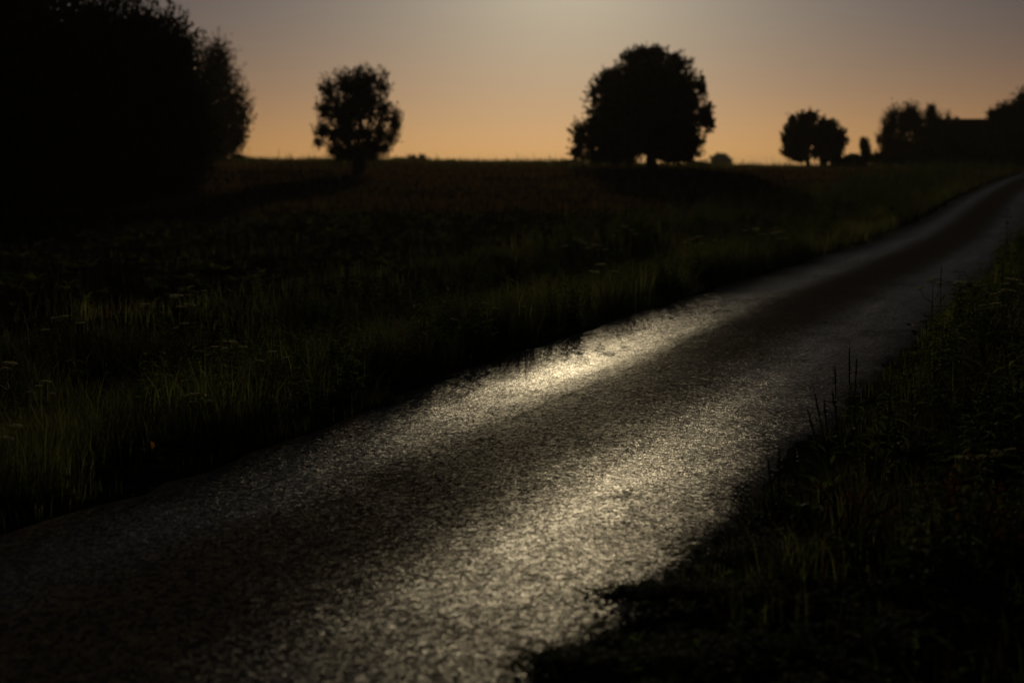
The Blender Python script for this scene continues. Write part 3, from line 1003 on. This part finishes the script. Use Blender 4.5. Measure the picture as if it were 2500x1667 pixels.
# pair of small round trees
tree('round_tree', 'taller rounded tree of the touching pair, its trunk on the crest', 'tree', 132,
     [(1945, 330, 28, 42), (1924, 345, 14, 38), (1935, 297, 10, 14), (1962, 292, 16, 17), (1983, 286, 12, 15), (1975, 325, 32, 40), (1948, 372, 27, 17), (1918, 372, 8, 10), (1950, 385, 24, 8), (1992, 372, 12, 14)],
     1972, 408, 11, LIME, 700, 14, .55, (.20, .12), .5, 1200, fork=.2, depth=.9)
tree('round_tree', 'lower rounded tree of the touching pair, beside the covered heap', 'tree', 133,
     [(2008, 301, 8, 11), (2028, 306, 18, 12), (2026, 335, 31, 36), (2049, 342, 16, 28), (2038, 374, 18, 15), (2006, 350, 14, 38), (2030, 387, 20, 9)],
     2010, 408, 19, LIME, 520, 14, .5, (.20, .12), .4, 900, fork=.22, depth=.9)
# column-shaped evergreen
tree('column_evergreen', 'narrow round-topped evergreen column beside the farm trees', 'tree', 138,
     [(2111, 350, 11, 15), (2112, 365, 12, 18), (2113, 385, 13, 20), (2106, 355, 6, 16)],
     2112, 408, 6, CONIFER, 420, 12, .22, (.12, .06), .9, 700, fork=.15, spread=.2)
# farmyard trees
tree('farm_tree', 'broad ragged tree at the field corner of the dark farmyard', 'tree', 140,
     [(2178, 300, 15, 40), (2165, 328, 11, 46), (2205, 300, 22, 40), (2228, 288, 17, 34), (2238, 312, 17, 40), (2200, 360, 42, 42), (2170, 370, 15, 33), (2147, 342, 3.5, 18), (2240, 370, 20, 35), (2254, 352, 12, 40)],
     2200, 409, 12, WILLOW, 1100, 14, .9, (.2, .07), .95, 1700, fork=.14)
tree('spruce_tree', 'narrow pointed tree rising beside the low farm roof', 'tree', 146,
     [(2273, 265, 6, 9), (2272, 275, 12, 11), (2273, 287, 19, 12), (2275, 302, 25, 14), (2276, 320, 27, 20), (2276, 350, 22, 28), (2276, 385, 24, 22)],
     2274, 409, 7, CONIFER, 620, 12, .7, (.2, .06), .9, 700, fork=.3)
tree('sapling', 'thin sapling with sparse top showing above the farm roof', 'tree', 166,
     [(2317, 283, 5, 12), (2313, 300, 8, 14), (2320, 320, 10, 16)],
     2317, 405, 4, WILLOW, 70, 10, .5, (.2, .07), 1.0, 30, fork=.6)
tree('sapling', 'tiny sapling tip beside the sparse one above the farm roof', 'tree', 166,
     [(2335, 293, 4, 8), (2334, 310, 7, 14)],
     2335, 405, 4, WILLOW, 46, 10, .45, (.2, .07), 1.0, 20, fork=.6)
tree('farm_tree', 'rounded tree at the house gable, lowest of the right-hand farm trees', 'tree', 136,
     [(2424, 284, 8, 14), (2432, 305, 14, 30), (2452, 270, 18, 14), (2455, 300, 28, 32), (2440, 345, 30, 40)],
     2448, 409, 10, LIME, 620, 14, .7, (.2, .11), .5, 900, fork=.2)
tree('farm_tree', 'tall tree cut off by the right edge behind the lane', 'tree', 130,
     [(2482, 272, 20, 26), (2505, 265, 26, 40), (2490, 320, 36, 55), (2530, 300, 45, 75), (2500, 370, 45, 40)],
     2505, 410, 14, LIME, 1000, 14, .8, (.2, .11), .5, 1600, fork=.18)
for (px, row, rx, rz, dist, lab) in ((2300, 372, 42, 38, 136, 'dark leafy bush before the left half of the farm roof'),
                                     (2480, 398, 40, 14, 126, 'low dark bush at the right frame edge where the lane leaves'),
                                     (2366, 380, 38, 32, 134, 'dark leafy bush before the right half of the farm roof'),
                                     (2425, 384, 36, 30, 130, 'dark leafy bush at the lane bend below the farm trees'),
                                     (2235, 394, 30, 16, 128, 'low dark bush at the foot of the ragged farmyard tree')):
    tree('bush', lab, 'bush', dist, [(px - rx * .45, row + rz * .15, rx * .6, rz * .8), (px + rx * .4, row + rz * .1, rx * .6, rz * .85), (px, row - rz * .1, rx * .6, rz * .85), (px, row + rz * .5, rx * .9, rz * .6)],
         px, 410, 6, LIME, 420, 12, .5, (.2, .12), .5, 700, fork=.2, group='bushes in front of the farm')
# far things on the skyline
tree('far_tree', 'pale hazy dome of a far tree just right of the big dome-shaped tree', 'tree', 430,
     [(1758, 394, 16, 9), (1750, 397, 12, 11), (1768, 398, 12, 10), (1758, 410, 20, 18), (1778, 400, 6, 6), (1748, 389, 6, 5), (1764, 386, 7, 5)],
     1758, 440, 6, LIME, 620, 12, 1.9, (.6, .35), .5, 420, fork=.4)
for (px, lob, dist, lab) in ((1007, [(1007, 390, 11, 9), (1003, 396, 14, 8), (1014, 396, 9, 8)], 158, 'small round bush on the skyline right of the gappy willow'),
                             (1031, [(1031, 388, 6, 9), (1031, 396, 9, 9)], 158, 'small pointed bush on the skyline right of the round bush'),
                             (975, [(968, 397, 10, 6), (982, 396, 9, 6)], 150, 'low flat bush on the skyline nearest the gappy willow'),
                             (1103, [(1103, 400, 8, 5)], 150, 'tiny tuft of bush alone on the bare skyline'),
                             (1388, [(1375, 404, 14, 7), (1395, 403, 18, 8), (1412, 404, 10, 6)], 124, 'low weedy bush under the left skirt of the dome-shaped tree'),
                             (583, [(576, 390, 12, 9), (592, 393, 9, 6)], 124, 'low bush at the foot of the feathery willow'),
                             (1702, [(1690, 405, 18, 6), (1716, 405, 14, 5)], 124, 'low bush between the dome-shaped tree and the hazy dome')):
    tree('bush', lab, 'bush', dist, lob, px, 405, 3, WILLOW, 130, 10, .4, (.2, .08), .9, 160, fork=.3, group='bushes on the skyline')


# ------------------------------------------------------------------ farm house
def farmhouse():
    wallm = simple_mat('rendered_wall', (.10, .09, .08), (.17, .155, .14), 3.0, .9, .2)
    roofm = simple_mat('dark_slate_roof', (.016, .018, .024), (.028, .032, .042), 2.0, .6, .1, .15)
    framem = simple_mat('dark_window_frame', (.06, .05, .04), (.09, .08, .07), 8.0, .6)
    glassm, nt, p = new_mat('window_glass')
    p.inputs['Base Color'].default_value = (.01, .012, .015, 1); p.inputs['Roughness'].default_value = .08
    c = at(2372, 400, 152)
    gz = float(ground_z(c[0], c[1]))
    eave = 3.0
    ridge = float(at(2372, 294, 152)[2]) - gz
    root = empty('farmhouse', (c[0], c[1], gz), 'low farmhouse with a long straight bluish roof behind bushes', 'house', rz=math.radians(-9))
    w, d = 8.6, 6.4
    b = MB()
    # walls with gables, window openings are recessed panes in frames standing in reveals
    v = [(-w / 2, -d / 2, -.4), (w / 2, -d / 2, -.4), (w / 2, d / 2, -.4), (-w / 2, d / 2, -.4),
         (-w / 2, -d / 2, eave), (w / 2, -d / 2, eave), (w / 2, d / 2, eave), (-w / 2, d / 2, eave), (-w / 2, 0, ridge - .12), (w / 2, 0, ridge - .12)]
    b.add(v, [(4, 8, 7), (5, 6, 9)], [(0, 1, 5, 4), (1, 2, 6, 5), (2, 3, 7, 6), (3, 0, 4, 7)])
    b.build('wall', wallm, root)
    for sgn in (-1, 1):
        r = MB()
        ov = .45
        e0 = np.array([0, sgn * (d / 2 + ov), eave - ov * (ridge - eave) / (d / 2)])
        r0 = np.array([0, 0, ridge])
        nrm_ = norm(np.cross([1, 0, 0], (e0 - r0)))
        if nrm_[2] < 0: nrm_ = -nrm_
        hw = w / 2 + .4
        vv = []
        for off in (0, .09):
            for xx in (-hw, hw):
                vv += [e0 + [xx, 0, 0] + nrm_ * off, r0 + [xx, 0, 0] + nrm_ * off]
        r.add(vv, None, [(0, 1, 3, 2), (4, 6, 7, 5), (0, 2, 6, 4), (1, 5, 7, 3), (0, 4, 5, 1), (2, 3, 7, 6)])
        # standing seams of the sheet roof
        for k in range(15):
            xx = -hw + .3 + k * (2 * hw - .6) / 14
            q0 = e0 + [xx, 0, 0] + nrm_ * .095; q1 = r0 + [xx, 0, 0] + nrm_ * .095
            r.add([q0 + [-.02, 0, 0], q0 + [.02, 0, 0], q1 + [.02, 0, 0], q1 + [-.02, 0, 0],
                   q0 + [-.02, 0, 0] + nrm_ * .04, q0 + [.02, 0, 0] + nrm_ * .04, q1 + [.02, 0, 0] + nrm_ * .04, q1 + [-.02, 0, 0] + nrm_ * .04],
                  None, [(4, 5, 6, 7), (0, 4, 7, 3), (1, 2, 6, 5), (0, 1, 5, 4)])
        r.build('roof', roofm, root)
    cap = MB(); tube(cap, [(-w / 2 - .42, 0, ridge + .06), (0, 0, ridge + .06), (w / 2 + .42, 0, ridge + .06)], [.1, .1, .1], 8)
    cap.build('ridge_cap', roofm, root)
    for xx in (-2.9, -1.0, 2.6):
        f = MB()
        y0 = -d / 2 - .03
        for (cx_, cz_, sx, sz_) in ((xx, 1.05, 1.1, .08), (xx, 2.25, 1.1, .08), (xx - .51, 1.65, .08, 1.12), (xx + .51, 1.65, .08, 1.12), (xx, 1.65, .05, 1.12)):
            box(f, (cx_, y0, cz_), (sx, .09, sz_))
        fo = f.build('window', framem, root)
        g = MB(); box(g, (xx, y0 + .015, 1.65), (.94, .02, 1.12)); g.build('pane', glassm, fo)
    dr = MB(); box(dr, (.9, -d / 2 - .03, .85), (.95, .07, 2.1)); do = dr.build('door', framem, root)
    hd = MB(); tube(hd, [(.56, -d / 2 - .09, .9), (.60, -d / 2 - .1, .9), (.68, -d / 2 - .1, .9)], [.015, .015, .012], 6); hd.build('handle', framem, do)


farmhouse()


# covered heap beside the column evergreen
def covered_heap():
    tarp = simple_mat('blue_grey_tarpaulin', (.018, .020, .024), (.034, .038, .044), 5.0, .7, .5, .1)
    c = at(2072, 400, 131)
    gz = float(ground_z(c[0], c[1]))
    root = empty('covered_heap', (c[0], c[1], gz), 'low humped heap under a bluish dark cover, between the pair and the column', 'heap', rz=.1)
    b = MB()
    nx_, ny_ = 26, 14
    V = []
    for j in range(ny_):
        for i in range(nx_):
            u = i / (nx_ - 1) * 2 - 1; v = j / (ny_ - 1) * 2 - 1
            h = 1.28 * max(0, 1 - abs(u) ** 3.5) ** .7 * max(0, 1 - v ** 4) ** .6
            h *= .88 + .16 * math.sin(u * 3.1 + .7) + .06 * math.sin(7 * u + 3 * v) + .05 * random.uniform(-1, 1)
            V.append((u * 1.75, v * 1.2, h - .06))
    Q = [(j * nx_ + i, j * nx_ + i + 1, (j + 1) * nx_ + i + 1, (j + 1) * nx_ + i) for j in range(ny_ - 1) for i in range(nx_ - 1)]
    b.add(V, None, Q)
    b.build('cover', tarp, root, smooth=True)
    for xx in (-.9, .7):
        r = MB()
        pts = [(xx, -1.2, .0)] + [(xx, v * 1.2, 1.30 * max(0, 1 - abs(xx / 1.75) ** 3.5) ** .7 * max(0, 1 - v ** 4) ** .6 * (.88 + .16 * math.sin(xx / 1.75 * 3.1 + .7))) for v in np.linspace(-.9, .9, 9)] + [(xx, 1.2, 0)]
        tube(r, pts, [.02] * len(pts), 5)
        r.build('rope', STEM, root, smooth=True)


covered_heap()
tree('bush', 'low dark bush between the column evergreen and the farm trees', 'bush', 134,
     [(2135, 388, 14, 13), (2148, 386, 12, 14), (2160, 388, 14, 16), (2150, 401, 26, 9), (2188, 400, 30, 12)], 2145, 409, 4, LIME, 300, 12, .35, (.18, .1), .5, 420, fork=.25, group='bushes in front of the farm')


# ------------------------------------------------------------------ single verge plants
def umbel_mesh(radius, seed):
    """flat flower head: rays from one point, each with a small dome of florets"""
    r = random.Random(seed)
    m = MB()
    nr = 16
    for k in range(nr):
        rr = radius * (0.25 + .75 * math.sqrt((k + .5) / nr))
        a_ = k * 2.39996
        tx_, ty_ = rr * math.cos(a_), rr * math.sin(a_)
        tz = radius * .55 - .16 * radius * (rr / radius) ** 2 + r.uniform(-.03, .03) * radius
        tube(m, [(0, 0, 0), (tx_ * .6, ty_ * .6, tz * .55), (tx_, ty_, tz)], [radius * .018, radius * .014, radius * .012], 3, .15, False)
        for q in range(7):
            b_ = q * .9 + r.uniform(0, .5); u = r.uniform(.05, .24) * radius
            cx_, cy_ = tx_ + u * math.cos(b_), ty_ + u * math.sin(b_)
            sz = radius * r.uniform(.07, .12)
            zz = tz + r.uniform(.02, .08) * radius
            for fl in range(2):
                n1 = norm(np.array([r.gauss(0, 1), r.gauss(0, 1), r.gauss(0, .6)]))
                n2 = norm(np.cross(n1, [r.gauss(0, 1), r.gauss(0, 1), r.gauss(0, 1)]))
                c_ = np.array([cx_, cy_, zz])
                m.add([c_ - n1 * sz, c_ - n2 * sz, c_ + n1 * sz, c_ + n2 * sz], None, [(0, 1, 2, 3)], r.uniform(.3, 1))
    return m


UMB = []
for k in range(4):
    me = umbel_mesh(1.0, k).mesh('flower_head')
    me.materials.append(UMBEL)
    UMB.append(me)


def put(mesh, name, parent, loc, scale, rot):
    o = bpy.data.objects.new(name, mesh)
    COL.objects.link(o)
    o.parent = parent
    o.location = loc; o.scale = (scale,) * 3; o.rotation_euler = rot
    return o


def feather_leaf(m, origin, yaw, length, r):
    """divided leaf: a midrib carrying paired leaflets"""
    o = np.array(origin)
    d = np.array([math.cos(yaw), math.sin(yaw), 0])
    pts = [o + d * length * t + np.array([0, 0, length * (.45 * t - .5 * t * t)]) for t in (0, .35, .7, 1)]
    tube(m, pts, [.003, .0025, .002, .001], 3, .3)
    for t in (.3, .5, .7, .85, 1.0):
        c = o + d * length * t + np.array([0, 0, length * (.45 * t - .5 * t * t)])
        for sgn in ((-1, 1) if t < 1 else (0,)):
            l = length * .34 * (1.2 - .6 * t)
            v, tr, qu = leaf_verts(l, l * .5, .2, .3)
            v = rot_z(v, yaw - math.pi / 2 + sgn * .95)
            m.add(v + c, tr, qu, r.uniform(.2, .9))


def umbel_plant(px, row, height, label, heads, hr, seed, droop=0.0):
    r = random.Random(seed)
    for k_ in (1, .93, .86, .8, .74, .68, .62, .56, .5, .45, 1.1, 1.2, 1.3, 1.4, 1.5):
        p = plant_spot(px, row, height * k_)
        s_ = float(lateral(p[0], p[1]))
        if s_ > 1.95 or s_ < -1.6:
            break
    height = height * k_
    root = empty('umbel_plant', tuple(p), label, 'wild flower', 'flat-topped wild flowers on the verges', r.uniform(0, 6.28))
    st = MB()
    fork = height * r.uniform(.5, .65)
    lx, ly = r.uniform(-.06, .06), r.uniform(-.06, .06)
    top = np.array([lx, ly, fork])
    tube(st, [(0, 0, -.04), (lx * .4, ly * .4, fork * .5), top], [.0075, .006, .005], 5, .4)
    ends = []
    for k in range(heads):
        a_ = 6.28 * k / heads + r.uniform(-.4, .4)
        q = 0 if k == 0 else r.uniform(.5, 1)
        e = top + np.array([math.cos(a_) * .19 * q * height / .6, math.sin(a_) * .19 * q * height / .6, (height - fork - hr * .5) * (1 if k == 0 else r.uniform(.55, .95))])
        if droop and k == 0:
            e = top + np.array([.14, 0, (height - fork) * .7])
        mid = top * .5 + e * .5 + np.array([(e[0] - top[0]) * .25, (e[1] - top[1]) * .25, -.01])
        tube(st, [top, mid, e], [.004, .003, .0025], 4, .5)
        ends.append(e)
    st.build('stem', STEM, root)
    for k, e in enumerate(ends):
        sc_ = hr * (1.0 if k == 0 else r.uniform(.5, .9))
        put(UMB[(seed + k) % 4], 'flower_head', root, tuple(e), sc_, (r.uniform(-.22, .22) + droop, r.uniform(-.22, .22), r.uniform(0, 6.28)))
    for k in range(3):
        lf = MB()
        feather_leaf(lf, (0, 0, .02 + .09 * k * height / .6), r.uniform(0, 6.28), r.uniform(.14, .24) * (height / .6), r)
        lf.build('leaf', WEED, root)
    return root


UP = [(418, 722, .62, 'flat flower with two wide pale heads above the dark soil, left verge', 4, .065),
      (352, 742, .55, 'smaller pale flower just left of the wide two-headed one', 3, .045),
      (156, 772, .66, 'slender flower with stacked small heads near the left frame edge', 5, .045),
      (32, 888, .60, 'flower at the left frame edge with one tilted flat head', 3, .055),
      (98, 932, .42, 'short flower low in dark grass by the left frame edge', 4, .04),
      (22, 1040, .34, 'lowest pale flower at the left frame edge near the lane', 2, .04),
      (556, 832, .50, 'broad many-headed flower, the largest on the near left verge', 7, .065),
      (490, 856, .40, 'little flower leaning at the left side of the broad many-headed one', 2, .035),
      (500, 962, .34, 'low wide flower in the short grass below the broad many-headed one', 4, .05),
      (462, 790, .45, 'low flower with one dull head right of the two-headed one', 3, .045),
      (460, 700, .62, 'greenish drooping flower at the edge of the dark soil', 4, .04),
      (672, 860, .45, 'thin flower standing alone right of the broad many-headed one', 3, .035),
      (1182, 742, .42, 'tallest flower of the cluster where the lane begins to shine', 3, .035),
      (1150, 745, .40, 'twin-headed flower beside the tallest of the cluster by the shining lane', 4, .03),
      (1118, 778, .36, 'low flower on the left of the cluster by the shining lane', 3, .03),
      (1058, 800, .32, 'flower leaning over the grass edge left of the cluster', 3, .03),
      (1030, 818, .30, 'short flower farthest left of the cluster by the shining lane', 2, .03),
      (1274, 748, .48, 'brownish flower stalk right of the cluster by the shining lane', 4, .022),
      (1524, 552, .85, 'tall branching flower standing highest on the middle verge', 6, .075),
      (1408, 585, .80, 'tall flower with one wide head left of the highest branching one', 3, .08),
      (1450, 598, .75, 'dull yellow flower just left of the highest branching one', 4, .06),
      (1466, 645, .60, 'low flower below the highest branching one', 3, .06),
      (1712, 578, .70, 'pale flat flower above the dark weeds beside the far lane', 4, .065),
      (1750, 586, .66, 'flower with three small heads right of the pale flat one by the far lane', 3, .06),
      (1852, 558, .75, 'yellowish flower among the tallest weeds left of the far lane', 5, .06),
      (1888, 566, .72, 'wide pale flower farthest along the left verge', 4, .075),
      (1690, 640, .55, 'short flower nearest the shaded lane edge, middle verge', 3, .05),
      (2276, 682, .62, 'dark flower with one wide head standing against the lane, right verge', 3, .075),
      (2336, 688, .58, 'dim flower just right of the one standing against the lane', 3, .055),
      (2480, 682, .68, 'pale flower at the right frame edge above the weeds', 4, .065),
      (2448, 708, .60, 'tilted narrow flower head below the one at the right frame edge', 2, .06),
      (2432, 742, .52, 'flower with dull heads deep in the right-hand weeds', 4, .05),
      (2330, 806, .42, 'round yellowish flower low behind the dark seed stalks', 3, .05),
      (2452, 1092, .42, 'drooping pale flower on a bent stem, near right verge', 4, .03)]
for k, (px, row, hgt, lab, heads, hr) in enumerate(UP):
    umbel_plant(px, row, hgt, lab, heads, hr, 300 + k, .5 if 'drooping pale' in lab else 0)


def seed_stalk(px, row, height, label, lean, seed, spike=.28):
    """plain stalk ending in a dark seed spike"""
    r = random.Random(seed)
    p = plant_spot(px, row, height)
    root = empty('seed_stalk', tuple(p), label, 'seed stalk', 'dark seed stalks at the right edge of the lane', 0)
    st = MB()
    def pt(t): return (lean * (1 - t) * height, 0.02 * t, -.03 + (height + .03) * t)
    # the stalk starts where the leaning stem meets the ground, so its tip stays put
    tube(st, [pt(t) for t in (0, .3, .6, 1 - spike * .2)], [.0055, .005, .004, .003], 5, .3)
    st.build('stem', STEM, root)
    sp = MB()
    n_ = 46
    for k in range(n_):
        t = 1 - spike + spike * k / (n_ - 1)
        c = np.array(pt(t))
        a_ = k * 2.4
        rad = .0088 * (1.15 - .75 * ((k / n_) ** 1.6)) * (.75 + .5 * r.random())
        d = np.array([math.cos(a_) * .9, math.sin(a_) * .9, .55])
        e = np.array([-math.sin(a_), math.cos(a_), 0]) * rad * .75
        b0 = c + d * .002
        tip = c + d * rad * 1.7
        m1 = c + d * rad
        sp.add([b0, m1 - e, tip, m1 + e], None, [(0, 1, 2, 3)], r.uniform(0, .8))
    sp.build('seed_spike', RUST if seed % 3 == 0 else STEM, root)
    for k in range(4):
        t = .12 + .13 * k
        l = height * (.34 - .05 * k)
        v, tr, qu = leaf_verts(l, l * .2, .2, .3)
        v = rot_z(rot_x(v, r.uniform(.4, .9)), r.uniform(0, 6.28))
        lf = MB(); lf.add(v + np.array(pt(t)), tr, qu, r.uniform(.1, .7))
        lf.build('leaf', WEED, root)


ST = [(2076, 834, .62, 'tallest straight seed stalk standing against the lane, right verge', .02, .34),
      (2094, 868, .52, 'thin stalk close behind the tallest straight one', -.03, .25),
      (2040, 888, .50, 'stalk with blunt tip just left of the tallest straight one', .05, .25),
      (1986, 938, .50, 'stalk with knobbly dark tip leaning left over the lane', .24, .36),
      (1971, 990, .40, 'shorter stalk left of the knobbly leaning one', .30, .30),
      (2013, 968, .40, 'slender stalk right of the knobbly leaning one', .12, .25),
      (2034, 950, .42, 'bent stalk between the knobbly one and the tallest one', .16, .22),
      (1905, 1082, .34, 'straight stalk alone at the middle of the shining edge', .02, .35),
      (1876, 1114, .30, 'short stalk farthest out over the lane', .15, .3),
      (1943, 1090, .30, 'thin short stalk right of the straight lone one', .05, .25),
      (2300, 640, .80, 'upright stalk above the weeds beside the far lane, right verge', .0, .3),
      (2450, 640, .85, 'yellowish stalk high at the right frame edge', .03, .3)]
for k, (px, row, hgt, lab, lean, spk) in enumerate(ST):
    seed_stalk(px, row, hgt, lab, lean, 500 + k, spk)


def dock_plant(px, row, height, label, seed):
    r = random.Random(seed)
    p = plant_spot(px, row, height)
    root = empty('dock_plant', tuple(p), label, 'dock plant', 'rusty dock plants on the right verge')
    st = MB(); hd = MB()
    for k in range(5):
        a_ = r.uniform(0, 6.28); s_ = r.uniform(.1, .26)
        hh = height * r.uniform(.7, 1)
        e = np.array([math.cos(a_) * s_, math.sin(a_) * s_, hh])
        tube(st, [(0, 0, -.03), e * .5 + np.array([0, 0, .05]), e], [.006, .005, .003], 4, .4)
        for q in range(70):
            t = r.uniform(.5, 1.02)
            c = (e * t) + np.array([r.gauss(0, .014), r.gauss(0, .014), .05 * (1 - t)])
            sz = r.uniform(.004, .008)
            d = np.array([r.gauss(0, 1), r.gauss(0, 1), r.gauss(0, 1)]); d /= np.linalg.norm(d)
            e2 = np.cross(d, [.3, .5, .8]); e2 /= np.linalg.norm(e2) + 1e-6
            hd.add([c - d * sz, c + e2 * sz, c + d * sz, c - e2 * sz], None, [(0, 1, 2, 3)], r.uniform(0, 1))
    st.build('stem', STEM, root)
    tag(hd.build('seed_head', RUST, root), kind='stuff')
    for k in range(6):
        l = r.uniform(.16, .3)
        v, tr, qu = leaf_verts(l, l * .34, .2, .5)
        v = rot_z(rot_x(v, r.uniform(.2, 1.0)), r.uniform(0, 6.28))
        lf = MB(); lf.add(v, tr, qu, r.uniform(.1, .9)); lf.build('leaf', WEED, root)


dock_plant(2300, 1105, .50, 'reddish brown dock seed heads glowing dimly in the near right verge', 1)
dock_plant(2395, 1180, .42, 'shorter rusty dock plant below the drooping pale flower', 2)
dock_plant(2080, 1190, .30, 'small rusty dock plant nearest the lane in the right verge', 3)


def fallen_leaf(px, row, size, label, mat, tilt, seed, lift=0.012):
    r = random.Random(seed)
    p = plant_spot(px, row, lift)
    z = p[2]
    sl = float(lateral(p[0], p[1]))
    if abs(sl) < 1.42:
        z = float(base_z(p[0], p[1])) + .018 - .012 * (sl / 1.4) ** 2
    m = MB()
    v, tr, qu = leaf_verts(size, size * .75, .35, -.15)
    v = rot_z(rot_x(v, tilt), r.uniform(0, 6.28))
    m.add(v, tr, qu, r.uniform(.3, 1))
    tube(m, [(0, 0, 0), (0, -size * .2, .004), (0.004, -size * .4, .0)], [.0012, .001, .0008], 3, .3)
    root = m.build('fallen_leaf', mat)
    root.location = (p[0], p[1], z + lift)
    tag(root, label, 'leaf', 'fallen leaves')


fallen_leaf(371, 1097, .048, 'bright orange leaf caught upright in the short grass, left verge', ORANGE, 1.2, 1, .15)
fallen_leaf(2222, 800, .11, 'dark curled leaf lying on the lane beside the right weeds', BROWNLEAF, .1, 2)
fallen_leaf(2240, 814, .08, 'small dark leaf touching the right weeds behind the seed stalks', BROWNLEAF, .2, 3)


# ------------------------------------------------------------------ thin evening haze
HAZE_DENSITY = 0.00013
hm = bpy.data.materials.new('haze'); hm.use_nodes = True
hn = hm.node_tree; hn.nodes.clear()
ho = hn.nodes.new('ShaderNodeOutputMaterial')
hv = hn.nodes.new('ShaderNodeVolumePrincipled')
hv.inputs['Color'].default_value = (0.95, 0.9, 0.84, 1)
hv.inputs['Density'].default_value = HAZE_DENSITY
hv.inputs['Anisotropy'].default_value = 0.55
hn.links.new(hv.outputs[0], ho.inputs['Volume'])
hb = MB(); box(hb, (0, 1940, 4.5), (6100, 4200, 25))
haze = hb.build('haze', hm)
tag(haze, kind='stuff')
